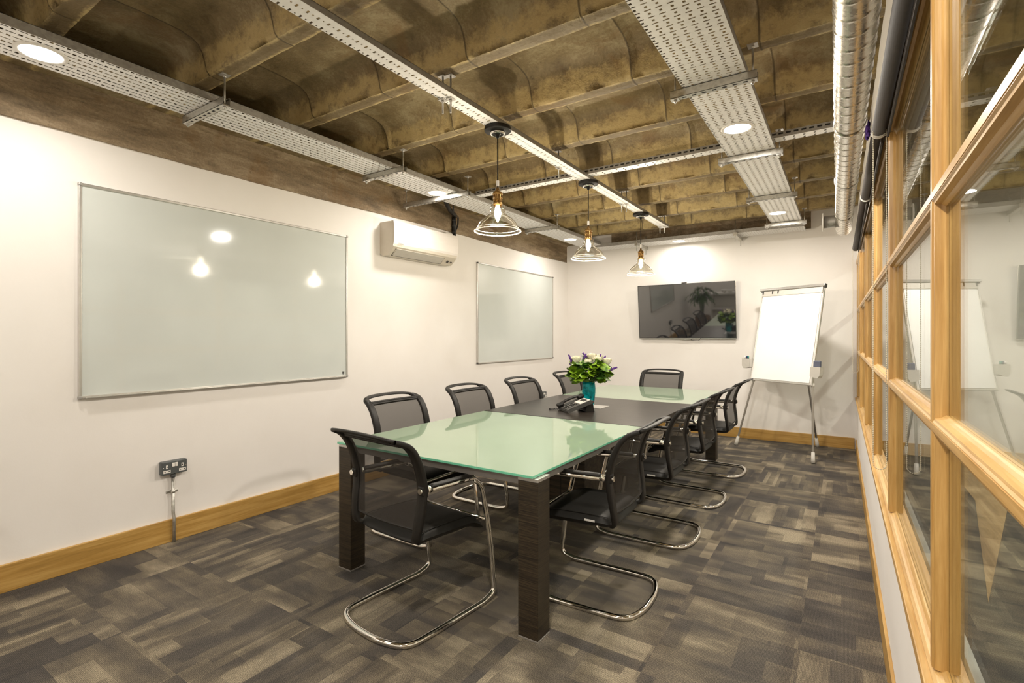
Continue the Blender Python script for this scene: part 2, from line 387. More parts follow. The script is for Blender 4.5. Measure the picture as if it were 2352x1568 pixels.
# beam band along the left wall with a rough lower edge
b = B(); ny = 90
def beam_pt(i, j):
    y = YB+(YF-.08-YB)*i; prof = [(XL, 2.53), (XL+.022, 2.53), (XL+.026, 2.66), (XL+.022, 2.775), (XL+.05, 2.79), (XL+.05, 2.83)]
    px, pz = prof[int(round(j*5))]
    if j < .3: pz += .007*math.sin(y*1.7+1)+.0015*math.sin(y*13.7)
    return (px, y, pz)
b.grid(beam_pt, ny, 5, False)
b.add([(XL, YF-.08, 2.53), (XL+.024, YF-.08, 2.53), (XL+.024, YF-.08, 2.83), (XL, YF-.08, 2.83)], [(0,1,2,3)])
make('trim_2', b, 'beam', kind='structure')

make('trim_3', B().box(-2.98, -.35, YF-.03, YF, 2.70, 3.07), 'beam', kind='structure')
# coffered concrete ceiling
PITCH = .665; Y0 = 2.09; RW = .088; ZR = 2.81
rnd = random.Random(3)
xs = []; xx = -3.30
while xx < XC:
    xs.append(xx); xx += .05
seams = [-2.95+.65*j for j in range(-1, 9)]
for s_ in seams: xs += [s_-.016, s_-.006, s_+.006, s_+.03]
xs = sorted(set(round(q, 4) for q in xs))
def coffer(d):   # d distance from near side; returns z above ZR
    D = PITCH-RW
    e = min(d, D-d)
    tab = [(0, 0), (.006, .03), (.014, .07), (.028, .12), (.05, .155), (.085, .178), (.14, .190), (.22, .195), (.30, .196)]
    for (a0, z0), (a1, z1) in zip(tab, tab[1:]):
        if e <= a1: return z0+(z1-z0)*(e-a0)/(a1-a0)
    return .196
ds = [0, .006, .014, .028, .05, .085, .14, .21, (PITCH-RW)/2]
ds = ds+[PITCH-RW-q for q in ds[-2::-1]]
b = B()
k0 = int(math.floor((YB-Y0)/PITCH))
rows = []          # (y, z, type)
k = k0
while True:
    yk = Y0+PITCH*k
    if yk > YF+.2: break
    rows.append((yk, 0, 'edge')); rows.append((yk+RW*.5, -.004, 'mid')); 
    for d in ds: rows.append((yk+RW+d, coffer(d), 'pan' if d > .004 and d < PITCH-RW-.004 else 'edge'))
    k += 1
vs = []; 
for x_ in xs:
    sm = min(abs(x_-s_) for s_ in seams)
    for (y_, z_, t_) in rows:
        jy = jz = 0
        if t_ == 'edge': jy = rnd.uniform(-.0022, .0022); jz = rnd.uniform(-.0015, .0015)
        elif t_ == 'mid': jz = rnd.uniform(-.002, .001)
        else: jz = .003*math.sin(x_*3.1+y_*7)+rnd.uniform(-.0006, .0006)
        if t_ == 'pan' and sm < .009:
            jz -= .013; jy += (-.010 if coffer(0) is not None and (y_-Y0) % PITCH > PITCH*.6 else 0)
        elif t_ == 'pan' and sm < .02: jz += .004
        vs.append((x_, y_+jy, ZR+z_+jz))
nr = len(rows)
fs = [(i*nr+j, (i+1)*nr+j, (i+1)*nr+j+1, i*nr+j+1) for i in range(len(xs)-1) for j in range(nr-1)]
b.add([], [])
smf = [not (rows[j][2] != 'pan' and rows[j+1][2] != 'pan') for i in range(len(xs)-1) for j in range(nr-1)]
b.add(vs, fs, True); b.sm = smf
# end wall of the pans and the solid strip beside the beam
e0 = [vs[j] for j in range(nr)]
o = []
for (x_, y_, z_) in e0: o.append((x_, y_, z_)); o.append((x_-.05, y_, ZR-.002))
b.add(o, [(2*j, 2*j+2, 2*j+3, 2*j+1) for j in range(nr-1)], True)
b.add([(XL, YB, ZR-.003), (-3.34, YB, ZR-.003), (-3.34, YF, ZR-.003), (XL, YF, ZR-.003)], [(0,1,2,3)])
ce = make('ceiling', b, 'concrete', kind='structure', fixn=False)
sol = B().box(XL-.1, XC+.1, YB-.1, YF+.1, 3.08, 3.16); make('ceiling', sol, 'concrete', kind='structure')

# ---------------------------------------------------------------- glazed partition (its own slightly turned frame)
KP = -.0065; X0 = .1686
PM = Matrix.Translation((X0, 0, 0)) @ Matrix.Rotation(-math.atan(KP), 4, 'Z')
def PB(b): return b.xf(PM)
LF = 7.33  # far end
b = B().box(0, .10, YB, LF, 0, .60); b.box(0, .10, YB, LF, 2.255, 2.83)
make('wall_right', PB(b), 'wall', kind='structure')
make('baseboard_right', PB(B().box(-.0125, 0, YB, LF-.02, 0, .118, .002)), 'oak_skirt', kind='structure')
win = thing('window_1', 'oak framed glazed partition on a low white wall', 'window', kind='structure')
# bead profile (depth from room face, half width), mirrored behind the glass
PR = [(0, .008), (.0, .010), (.003, .0135), (.004, .0175), (.010, .019), (.015, .0205), (.019, .0245), (.022, .027), (.0245, .027)]
GX = .027
prof = PR+[(GX-.0005, .027), (GX-.0005, .0225), (GX+.0005, .0225), (GX+.0005, .027)]+[(2*GX-d, w_) for d, w_ in PR[::-1]]
def bead_poly(c, side=0):
    pts = [(d, c+w_) for d, w_ in prof]+[(d, c-w_) for d, w_ in prof[::-1]]
    return pts
posts = [.24, 1.44, 2.61, 3.81, 5.03, 6.22]
ZS, ZH = .62, 2.20
rails = [1.167, 1.668]
for yc in [-.94]+posts:
    bb = B().prism(bead_poly(yc), 'z', ZS+.02, ZH); make('post', PB(bb), 'oak_z', win)
make('post', PB(B().prism([(0, LF-.055), (.012, LF-.055), (.024, LF-.066), (.03, LF-.066), (.042, LF-.055), (.054, LF-.055), (.054, LF), (0, LF)], 'z', ZS+.02, ZH)), 'oak_z', win)
for zc in rails:
    ends = [-.94]+posts+[LF-.055]
    for y0, y1 in zip(ends, ends[1:]):
        e = .017 if y1 < LF-.1 else 0
        bb = B().prism(bead_poly(zc), 'y', y0+.017, y1-e); make('rail', PB(bb), 'oak_y', win)
    bb = B().box(-.0012, .004, -.94, LF-.05, zc-.0078, zc+.0078); make('rail_face', PB(bb), 'oak_y', win)
# sill board, bead round the foot of the panes, head
make('sill', PB(B().box(-.018, .075, YB, LF-.002, .596, .622, .003)), 'oak_y', win)
lowbead = [(-.002, .62), (-.002, .628), (.004, .634), (.010, .636), (.016, .640), (.022, .648), (.0262, .649), (.0262, .64), (.0278, .64), (.0278, .649), (.032, .648), (.038, .640), (.050, .636), (.056, .62)]
make('bead', PB(B().prism(lowbead, 'y', -.94, LF-.002)), 'oak_y', win)
hb = [(-.004, 2.26), (-.004, 2.215), (.004, 2.205), (.012, 2.203), (.018, 2.196), (.024, 2.182), (.0262, 2.18), (.0262, 2.19), (.0278, 2.19), (.0278, 2.18), (.034, 2.182), (.040, 2.196), (.056, 2.205), (.070, 2.215), (.070, 2.26)]
make('head', PB(B().prism(hb[::-1], 'y', YB, LF-.002)), 'oak_y', win)
zz = [ZS+.028]+rails+[2.185]
yy = [-.94]+posts+[LF-.05]
for y0, y1 in zip(yy, yy[1:]):
    for z0, z1 in zip(zz, zz[1:]):
        ins = .019
        bb = B().box(GX-.003, GX+.003, y0+ins, y1-ins, z0+(.0 if z0 < .7 else ins), z1-(ins if z1 < 2.1 else 0)); make('pane', PB(bb), 'pane', win)
# corridor behind the glass
make('floor', B().box(.19, XC, YB-.1, YF+.1, -.1, 0), 'carpet', kind='structure')
make('floor', B().prism([(.612, 3.488), (1.083, 5.517), (1.7, 7.33), (.9, 7.33), (.9, 5.586)], 'z', .0005, .006), 'corridor_wood', kind='structure')
make('wall_outer', B().box(XC, XC+.12, YB-.1, YF+.1, 0, 3.1), 'wall', kind='structure')

# ---------------------------------------------------------------- lamps
def downlight(x, y, z, label, k=1.0):
    t = thing('downlight', label, 'downlight', (x, y, z), 0, 'round downlights set in the cable trays')
    make('ring', B().lathe([(.078, -.002), (.082, -.006), (.094, -.006), (.098, -.001), (.098, .004)]), 'white_plastic', t)
    make('diffuser', B().lathe([(0, -.004), (.078, -.004), (.078, .0)]), 'diffuser', t)
    make('housing', B().lathe([(.07, .002), (.07, .022), (.0, .022)]), 'silver', t)
    la = bpy.data.lights.new('downlight_lamp', 'AREA'); la.shape = 'DISK'; la.size = .15; la.energy = LAMP_W*k; la.color = WARM
    lo = bpy.data.objects.new('downlight_lamp', la); COL.objects.link(lo); lo.parent = t; lo.location = (0, 0, -.012)
    return t
ZT = 2.68
downlight(-3.13, .764, ZT, 'round lit downlight at the near end of the left cable tray', .5)
downlight(-3.14, 3.52, ZT, 'round lit downlight in the left cable tray, above the air conditioner', .45)
downlight(-3.14, 6.23, ZT, 'round lit downlight in the left cable tray, nearest the far corner', .5)
downlight(-.58, .72, ZT, 'round downlight in the right cable tray overhead, nearest the camera', 1.5)
downlight(-.57, 3.47, ZT, 'lit downlight in the right cable tray, between first and second bracket', 1.5)
downlight(-.60, 6.10, ZT, 'lit downlight in the right cable tray, near the far wall', 1.1)
downlight(-1.90, 7.06, ZT-.02, 'lit downlight in the tray along the far wall, above the television', .32)
downlight(-3.13, -1.2, ZT, 'added fill downlight behind the camera in the left cable tray')  # unseen lamp added behind the camera to fill the room with light
downlight(-.58, -1.2, ZT, 'added fill downlight behind the camera in the right cable tray')  # second added fill lamp, also out of view
for yy_ in (-.6, 2.4, 5.4):  # lamps added to brighten the corridor beyond the glass
    t = thing('downlight', 'added fill downlight on the corridor ceiling behind the glass', 'downlight', (1.4, yy_, 2.80), 0, 'added corridor fill downlights')
    make('ring', B().lathe([(.08, -.002), (.10, -.004), (.10, .006)]), 'white_plastic', t)
    make('diffuser', B().lathe([(0, -.003), (.08, -.003), (.08, .0)]), 'diffuser', t)
    la = bpy.data.lights.new('corridor_fill_lamp', 'AREA'); la.shape = 'DISK'; la.size = .16; la.energy = LAMP_W*1.3; la.color = WARM
    lo = bpy.data.objects.new('corridor_fill_lamp', la); COL.objects.link(lo); lo.parent = t; lo.location = (0, 0, -.012)

# ---------------------------------------------------------------- cable trays
def tray(name, x0, x1, y0, y1, z, m, label, lip=.05, axis='y', slots=False):
    t = thing(name, label, 'cable tray')
    make('perforated_base', B().box(x0, x1, y0, y1, z, z+.0015), m, t)
    if axis == 'y':
        make('side_flange', B().box(x0, x0+.002, y0, y1, z+.0015, z+lip, 0).box(x0, x0+.012, y0, y1, z+lip-.002, z+lip), 'tray_side', t)
        make('side_flange', B().box(x1-.002, x1, y0, y1, z+.0015, z+lip, 0).box(x1-.012, x1, y0, y1, z+lip-.002, z+lip), 'tray_side', t)
    else:
        make('side_flange', B().box(x0, x1, y1-.002, y1, z+.0015, z+lip), 'tray_side', t)
        q = B()
        if slots:
            x_ = x0+.02
            while x_ < x1-.04: q.box(x_, x_+.028, y0-.0012, y0-.0002, z+.020, z+.031); x_ += .045
        make('side_flange', B().box(x0, x1, y0, y0+.002, z+.0015, z+lip), 'tray_side', t, extra=[(q, 'gap')])
    return t
tray('cable_tray', -3.29, -2.97, YB+.05, 6.87, ZT, 'tray_stagger', 'wide perforated cable tray hung along the left wall', .045)
tray('cable_tray', -1.885, -1.785, YB+.05, 6.20, ZT, 'tray_narrow', 'narrow perforated cable tray above the table carrying the three pendants', .030)
tray('cable_tray', -.72, -.41, YB+.05, 7.05, ZT, 'tray_bars', 'wide perforated cable tray running overhead on the right, beside the duct', .040)
tray('cable_tray', -2.96, .12, 3.865, 3.95, ZT+.028, 'tray_cross', 'slim cable tray crossing the ceiling from the left tray to the duct', .042, 'x', True)
b_far = tray('cable_tray', -3.27, -.40, 6.90, 7.21, ZT-.022, 'tray_far', 'perforated cable tray running along the far wall', .045, 'x')

def bracket(x0, x1, y, label, rods=None, ztop=ZR):
    t = thing('tray_bracket', label, 'bracket', (x0, y, 2.635), 0, 'steel brackets holding up the cable trays')
    L_ = x1-x0
    c = B(); c.box(0, L_, -.0205, -.0185, 0, .041).box(0, L_, .0185, .0205, 0, .041).box(0, L_, -.0205, .0205, 0, .002).box(0, L_, -.0205, -.012, .039, .041).box(0, L_, .012, .0205, .039, .041)
    h = B(); x_ = .06
    while x_ < L_-.06: h.box(x_, x_+.022, -.006, .006, -.0006, .0); x_ += .05
    make('channel', c, 'galv', t, extra=[(h, 'gap')])
    for rx in (rods or (.022, L_-.022)):
        r = B(); r.cyl((rx, 0, -.022), (rx, 0, ztop-2.635-.002), .005, 10); make('rod', r, 'galv', t)
        n_ = B(); n_.box(rx-.021, rx+.021, -.021, .021, -.005, -.001).lathe([(0, -.016), (.0095, -.016), (.0095, -.005), (0, -.005)], (rx, 0, 0), 6)
        make('washer', n_, 'silver', t)
        p = B(); p.box(rx-.024, rx+.024, -.024, .024, ztop-2.635-.006, ztop-2.635-.002).lathe([(0, -.017), (.009, -.017), (.009, -.006), (0, -.006)], (rx, 0, ztop-2.635), 6)
        make('ceiling_plate', p, 'silver', t)
    return t
for yv, s_ in zip((1.465, 2.82, 5.34), ('nearest the camera, over the big whiteboard', 'before the air conditioner', 'over the small whiteboard')):
    bracket(-3.31, -2.845, yv, 'steel bracket under the left cable tray, '+s_)
bracket(-3.66, -2.84, 3.62, 'long steel channel bracket under the left tray beside the black pipe bundle')
for yv, s_ in zip((2.76, 4.0, 5.285, 6.62), ('nearest the camera', 'where the cross tray meets it', 'third from the camera', 'nearest the far wall')):
    bracket(-.785, -.36, yv, 'steel bracket under the right cable tray, '+s_)
for xv, s_ in ((-2.43, 'left of the television'), (-1.15, 'right of the television')):
    t = thing('tray_bracket', 'short steel bracket under the far tray, '+s_, 'bracket', (xv, 6.84, 2.617), 0, 'steel brackets holding up the cable trays')
    make('channel', B().box(-.0205, .0205, 0, .44, 0, .041), 'galv', t)
    for ry in (.022, .418):
        make('rod', B().cyl((0, ry, -.07), (0, ry, ZR-2.62), .005, 8), 'galv', t)
# rods straight through the narrow tray
for pts, s_ in (([(-1.872, 2.145), (-1.828, 2.16)], 'nearest the camera'), ([(-1.872, 3.51)], 'between the first and second pendant'), ([(-1.868, 4.84), (-1.822, 4.85)], 'between the second and third pendant'), ([(-1.868, 6.10), (-1.815, 6.11)], 'at the far end of the tray')):
    for i, (px, py) in enumerate(pts):
        sd = ('' if len(pts) == 1 else (', left of the pair' if i == 0 else ', right of the pair'))
        t = thing('hanger_rod', 'hanger rod through the narrow tray, '+s_.replace('between the first and second pendant', 'near the middle pendant').replace('between the second and third pendant', 'near the third pendant').replace('at the far end of the tray', 'at its far end')+sd, 'hanger rod', (px, py, 2.60), 0, 'rods through the narrow tray')
        make('rod', B().cyl((0,0,0), (0,0,ZR-2.603), .0052, 10), 'galv', t)
        make('washer', B().box(-.019, .019, -.019, .019, .073, .079).lathe([(0, -.011), (.009, -.011), (.009, 0), (0, 0)], (0, 0, .073), 6), 'silver', t)
        make('ceiling_plate', B().box(-.022, .022, -.022, .022, ZR-2.60-.007, ZR-2.60-.003), 'silver', t)

# ---------------------------------------------------------------- pendants
def pendant():
    t = thing('pendant_lamp', '', 'pendant lamp', (0,0,ZT), 0, 'glass pendants over the table')
    make('ceiling_cup', B().lathe([(0, 0), (.0815, 0), (.083, -.0005), (.084, -.002), (.0845, -.004), (.0845, -.022), (.0835, -.0245), (.0815, -.0255), (.079, -.026), (.052, -.0275), (.050, -.029), (.047, -.036), (.040, -.044), (.030, -.042), (.020, -.044), (.012, -.052), (.010, -.066), (0, -.068)], n=40), 'black', t)
    make('cup_ring', B().lathe([(.049, -.0375), (.046, -.0465), (.040, -.0475), (.038, -.043)], n=40), 'chrome', t)
    make('cord', B().cyl((0,0,-.06), (0,0,-.385), .0042, 10), 'black', t)
    make('cord_tag', B().box(-.009, .009, -.006, .006, -.372, -.335, .003), 'white_plastic', t)
    s = B().lathe([(0, -.378), (.009, -.380), (.010, -.396), (.016, -.400), (.030, -.412), (.033, -.420), (.033, -.426), (.026, -.428)], n=24)
    s.lathe([(.026, -.428), (.026, -.468), (.028, -.472), (.0305, -.478), (.0305, -.488), (.027, -.494)], n=24)
    for k in range(14):
        a = 2*PI*k/14; s.cyl((.026*math.cos(a), .026*math.sin(a), -.43), (.026*math.cos(a), .026*math.sin(a), -.466), .0035, 6)
    make('socket', s, 'brass', t)
    oz = -.490
    out = [(.022, oz), (.040, oz-.001), (.0455, oz-.006), (.0460, oz-.030), (.0475, oz-.052), (.056, oz-.062), (.074, oz-.076), (.098, oz-.094), (.116, oz-.114), (.128, oz-.136), (.134, oz-.150), (.142, oz-.158), (.147, oz-.164)]
    make('shade', B().lathe(out+[(r-.0028, z+.0012) for r, z in out[::-1]], n=56), 'shade_glass', t)
    rim = [(.1475*math.cos(2*PI*k/56), .1475*math.sin(2*PI*k/56), oz-.166) for k in range(56)]
    make('shade_rim', B().tube(rim, .0036, 8, closed=True), 'shade_rim', t)
    rim2 = [(.1335*math.cos(2*PI*k/56), .1335*math.sin(2*PI*k/56), oz-.150) for k in range(56)]
    make('shade_ridge', B().tube(rim2, .0018, 6, closed=True), 'shade_rim', t)
    make('bulb', B().lathe([(.012, oz-.004), (.015, oz-.020), (.0215, oz-.045), (.0215, oz-.062), (.014, oz-.085), (.004, oz-.106), (0, oz-.110)], n=20), 'filament', t)
    la = bpy.data.lights.new('pendant_lamp_light', 'POINT'); la.energy = BULB_W; la.color = (1, .90, .76); la.shadow_soft_size = .03
    lo = bpy.data.objects.new('pendant_lamp_light', la); COL.objects.link(lo); lo.parent = t; lo.location = (0, 0, oz-.14)
    return t
p0 = pendant(); p0.location = (-1.835, 2.625, ZT); p0['label'] = 'clear glass dome pendant on a black cord, the largest and nearest of the three'
dup(p0, (-1.835, 3.98, ZT), 0, 'clear glass dome pendant on a black cord, the middle one over the table')
dup(p0, (-1.835, 5.317, ZT), 0, 'clear glass dome pendant on a black cord, farthest from the camera')

# ---------------------------------------------------------------- spiral duct
t = thing('ventilation_duct', 'galvanised spiral ventilation duct running along the glass partition', 'duct', (.0513, 0, H+1.03), math.atan(.0103))
R = .064; Yd = 5.86
pts = []; ns = 32; L0 = -1.7
b = B()
rings = []; y_ = L0
seg = []
pit = .100
nst = int((Yd-L0)/ .0032)
vs = []
for i in range(nst+1):
    y_ = L0+(Yd-L0)*i/nst
    for k in range(ns):
        a = 2*PI*k/ns; ph = ((y_/pit)+k/ns) % 1.0
        e = .0022*math.exp(-((ph-.5)/.045)**2)
        vs.append(((R+e)*math.cos(a), y_, (R+e)*math.sin(a)))
b.add(vs, [(i*ns+k, i*ns+(k+1) % ns, (i+1)*ns+(k+1) % ns, (i+1)*ns+k) for i in range(nst) for k in range(ns)], True)
make('duct_tube', b, 'duct', t)
make('duct_end_cap', B().lathe([(0, 0), (R-.004, 0), (R, -.004), (R, -.03)], mat=Matrix.Translation((0, Yd, 0)) @ Matrix.Rotation(-PI/2, 4, 'X'), n=36), 'duct', t)
for yj in (1.45, 2.95, 5.1):
  make('duct_coupler', B().lathe([(R+.001, -.02), (R+.0035, -.018), (R+.0035, .018), (R+.001, .02)], mat=Matrix.Translation((0, yj, 0)) @ Matrix.Rotation(-PI/2, 4, 'X'), n=36), 'duct', t)
YS = 5.42; SM = Matrix.Translation((0, YS, 0)) @ Matrix.Rotation(-PI/2, 4, 'Y')
sp = B().lathe([(.054, .03), (.054, .155), (.052, .155)], mat=SM, n=28).lathe([(.054, .062), (.060, .066), (.054, .070)], mat=SM, n=28)
make('branch_pipe', sp, 'tray_side', t)
make('branch_valve', B().lathe([(.05, .152), (.080, .154), (.084, .159), (.081, .165), (0, .168)], mat=SM, n=32), 'white_plastic', t)
b = B().box(-.012, .012, 4.0, 4.02, R, ZR-H-1.032).lathe([(R+.004, -.01), (R+.006, -.01), (R+.006, .01), (R+.004, .01)], mat=Matrix.Translation((0, 4.01, 0)) @ Matrix.Rotation(-PI/2, 4, 'X'), n=30)
make('hanging_strap', b, 'galv', t)
# crumpled purple cloth tucked behind the duct
rp = random.Random(5)
b = B().sph((.125, 4.02, 2.70), .035, 14, 12, (.45, 1.5, 1.5))
b.v = [(x_+rp.uniform(-.005, .005), y_+rp.uniform(-.015, .015), z_+rp.uniform(-.015, .015)) for x_, y_, z_ in b.v]
tag(make('cloth', b, 'purple'), 'crumpled purple cloth tucked between the duct and the white wall', 'cloth')

# ---------------------------------------------------------------- roller blinds
def blind(y0, y1, label, chain_y=None, zc=2.222, zbot=.80):
    t = thing('roller_blind', label, 'roller blind', group='charcoal roller blinds')
    bx = lambda y: .1445-.0092*y
    make('rolled_fabric', B().cyl((bx(y0), y0, zc), (bx(y1), y1, zc), .026, 28), 'blind', t)
    make('bottom_bar', B().box(bx((y0+y1)/2)+.012, bx((y0+y1)/2)+.020, y0+.02, y1-.02, zc-.045, zc-.020, .003), 'blind', t)
    for ye, s_ in ((y0, -1), (y1, 1)):
        make('end_bracket', B().cyl((bx(ye), ye, zc), (bx(ye), ye+s_*.006, zc), .029, 24).box(bx(ye)-.004, X0+KP*ye+.001, min(ye, ye+s_*.006), max(ye, ye+s_*.006), zc-.02, zc+.032), 'white_plastic', t)
    if chain_y:
        cx_ = bx(chain_y); zt = zc+.01; b = B(); P_ = []
        hw = .022
        z_ = zt
        while z_ > zbot: P_.append((cx_-hw, z_)); z_ -= .0075
        for k in range(1, 9): a = PI*k/9; P_.append((cx_-hw*math.cos(a), zbot-hw*math.sin(a)))
        z_ = zbot
        while z_ < zt: P_.append((cx_+hw, z_)); z_ += .0075
        for (px, pz) in P_: b.sph((px, chain_y, pz), .0026, 6, 4)
        b.tube([(px, chain_y, pz) for px, pz in P_], .0007, 4)
        make('bead_chain', b, 'chain', t, kind='stuff')
    return t
blind(-.1, 2.60, 'charcoal rolled-up roller blind nearest the camera, above the first panes', 2.575, zbot=.835)
blind(2.63, 3.80, 'short charcoal rolled-up roller blind, second from the camera')
blind(3.83, 6.02, 'charcoal rolled-up roller blind at the far end of the glass partition', 6.0, zbot=1.02)

# ---------------------------------------------------------------- left wall: whiteboards, air conditioner, sockets
def whiteboard(y0, y1, z0, z1, label, tray_=False, dark=False):
    t = thing('whiteboard', label, 'whiteboard', (XL, y0, z0)); W = y1-y0; Hh = z1-z0
    make('writing_surface', B().box(.001, .014, .008, W-.008, .008, Hh-.008), 'board', t)
    fr = .016
    f = B().box(0, .022, 0, W, 0, fr, .003).box(0, .022, 0, W, Hh-fr, Hh, .003).box(0, .022, 0, fr, fr, Hh-fr, .003).box(0, .022, W-fr, W, fr, Hh-fr, .003)
    make('frame', f, 'silver', t)
    for a_, c_ in ((0, 0), (W, 0), (0, Hh), (W, Hh)):
        s_ = .020; y_ = a_-(s_ if a_ else 0)+(.002 if a_ else -.002); z_ = c_-(s_ if c_ else 0)+(.002 if c_ else -.002)
        make('corner_cap', B().box(0, .026, y_, y_+s_, z_, z_+s_, .005), 'dark_grey' if dark else 'alu', t)
    if tray_:
        make('pen_ledge', B().box(.02, .036, .03, W-.03, .001, .009, .002), 'silver', t)
        make('maker_mark', B().box(.0142, .0148, W-.055, W-.035, .03, .05).box(.0142, .0148, W-.052, W-.038, .022, .026), 'dark_grey', t)
    return t
whiteboard(1.072, 2.978, .994, 2.256, 'large silver framed whiteboard, the bigger one nearest the camera', True)
whiteboard(4.897, 6.802, 1.018, 2.256, 'silver framed whiteboard with black corners beyond the air conditioner', False, True)

t = thing('air_conditioner', 'white wall mounted air conditioner between the two whiteboards', 'air conditioner', (XL, 3.36, 2.13))
W = .94
prof_ac = [(0, .02), (.03, 0), (.115, .0), (.165, .045), (.192, .075), (.205, .12), (.208, .20), (.204, .285), (.196, .315), (.12, .322), (0, .322)]
b = B().prism([(p[0], p[1]) for p in prof_ac], 'y', .012, W-.012); make('casing', b, 'ac_side', t)
b = B(); fp = [(.1925, .080), (.2065, .122), (.2095, .20), (.2055, .287), (.1975, .318), (.150, .324)]
fp2 = fp+[(x_-.006, z_) for x_, z_ in fp[::-1]]
b.prism(fp2, 'y', 0, W); make('front_panel', b, 'ac', t)
b = B(); lv = [(.118, .004), (.150, .034), (.176, .062), (.172, .066), (.146, .040), (.114, .008)]
b.prism([(x_+.006, z_-.004) for x_, z_ in lv], 'y', .06, W-.20); make('louvre', b, 'light_grey', t)
b = B().prism([(.1135, -.001), (.120, .003), (.1175, .008), (.111, .003)], 'y', .05, W-.19)
b.prism([(.12, .0012), (.178, .058), (.1765, .060), (.1185, .0035)], 'y', .045, .05).prism([(.12, .0012), (.178, .058), (.1765, .060), (.1185, .0035)], 'y', W-.195, W-.19)
make('outlet_gap', b, 'gap', t)
mt = Matrix.Translation((.155, W-.115, .030)) @ Matrix.Rotation(math.radians(-43), 4, 'Y')
b = B().box(-.013, .013, -.015, .010, -.004, .0035, mat=mt).box(-.010, .004, .045, .065, -.004, .0035, mat=mt); make('display', b, 'dark_grey', t)
fm = Matrix(((0,0,1,0),(1,0,0,0),(0,1,0,0),(0,0,0,1)))
text_mesh('maker_lettering', 'DAIKIN', .020, Matrix.Translation((.2095, .085, .105)) @ Matrix.Rotation(math.radians(18), 4, 'Y') @ fm, 'alu', t)
make('pipe_collar', B().box(.0, .075, W-.05, W+.07, .335, .375, .01), 'white_plastic', t)
t = thing('pipe_bundle', 'black lagged pipe bundle rising from the air conditioner to the left tray', 'pipe')
make('pipe', B().tube(arc([(XL+.045, 4.42, 2.49), (XL+.045, 4.42, 2.69), (XL+.075, 4.40, 2.715), (XL+.20, 4.15, 2.72), (-3.25, 3.72, 2.74)], .05), .024, 12), 'black', t)
for k_, (dy, dz) in enumerate(((.05, 0), (.065, .012))):
    make('cable', B().tube(arc([(XL+.03, 4.43+dy*.3, 2.52), (XL+.04, 4.44+dy, 2.62), (XL+.16, 4.30+dy, 2.668+dz), (XL+.30, 4.05+dy, 2.64+dz), (-3.27, 3.90, 2.70)], .05), .0045, 8), 'black', t)
for z_ in (2.53, 2.60, 2.66): make('cable_tie', B().lathe([(.025, -.004), (.0265, -.004), (.0265, .004), (.025, .004)], (XL+.045, 4.42, z_), 14), 'dark_grey', t)

def socket(y, z, label, conduit=True, group='grey twin wall sockets'):
    t = thing('wall_socket', label, 'wall socket', (XL, y, z), 0, group)
    make('back_box', B().box(0, .040, -.075, .075, -.044, .044, .006), 'metalclad', t)
    make('face_plate', B().box(.040, .044, -.073, .073, -.042, .042, .003), 'metalclad', t)
    for c_ in (-.046, .046):
        b = B().box(.044, .0452, c_-.0065, c_+.0065, .0-.002, .021).box(.044, .0452, c_-.021, c_+.021, -.030, -.012)
        h = B().box(.0452, .0456, c_-.0025, c_+.0025, .004, .014).box(.0452, .0456, c_-.016, c_-.009, -.023, -.018).box(.0452, .0456, c_+.009, c_+.016, -.023, -.018)
        make('outlet', b, 'white_plastic', t, extra=[(h, 'gap')])
    for c_ in (-.009, .009): make('rocker_switch', B().box(.044, .049, c_-.0082, c_+.0082, .006, .032, .002), 'white_plastic', t)
    for c_ in (-.066, .066): make('screw', B().lathe([(0, 0), (.003, 0), (.003, -.001)], mat=Matrix.Translation((.0452, c_, .004)) @ Matrix.Rotation(PI/2, 4, 'Y'), n=10), 'chrome', t)
    if conduit:
        make('gland', B().cyl((.02, 0, -.044), (.02, 0, -.068), .014, 16), 'metalclad', t)
        make('conduit', B().tube([(.02, 0, -.06), (.02, 0, -.30), (.034, .0, -.34), (.034, 0, -z+.001)], .010, 14), 'galv', t)
        b = B().lathe([(.0115, -.008), (.014, -.006), (.014, .006), (.0115, .008)], (.02, 0, -.165), 16).box(0, .006, -.036, .036, -.174, -.156, .003)
        make('saddle_clip', b, 'galv', t)
    return t
socket(1.567, .495, 'grey metal twin socket with steel conduit below the large whiteboard')
socket(6.48, .49, 'grey metal twin socket low on the left wall behind the third chair', False)

# ---------------------------------------------------------------- television
t = thing('television', 'wide black wall television tilted slightly forward on the far wall', 'television', (-1.866, YF, 1.70))
TM = Matrix.Translation((0, -.085, .005)) @ Matrix.Rotation(math.radians(6), 4, 'X')
b = B().box(-.665, .665, -.012, .022, -.385, .385, .004, mat=TM).box(-.45, .45, .02, .045, -.28, .28, .01, mat=TM); make('casing', b, 'screen_frame', t)
make('screen', B().box(-.655, .655, -.0135, -.0115, -.372, .376, mat=TM), 'screen', t)
make('silver_edge', B().box(-.666, .666, -.0125, -.004, -.3865, -.379, mat=TM).box(-.667, -.6635, -.0125, .01, -.385, .385, mat=TM).box(.6635, .667, -.0125, .01, -.385, .385, mat=TM), 'silver', t)
make('camera_module', B().box(-.038, .030, -.008, .018, .386, .400, .003, mat=TM), 'black', t)
make('sensor_module', B().box(-.060, .075, -.014, .008, -.400, -.3865, .003, mat=TM).box(-.02, .01, -.016, -.01, -.3985, -.390, mat=TM), 'silver', t)
make('wall_mount', B().box(-.25, .25, -.03, 0, -.15, .15), 'dark_grey', t)
make('cable', B().tube(arc([(.08, -.10, -.385), (.10, -.105, -.404), (.19, -.10, -.408), (.21, -.09, -.37)], .02), .0028, 8), 'black', t)

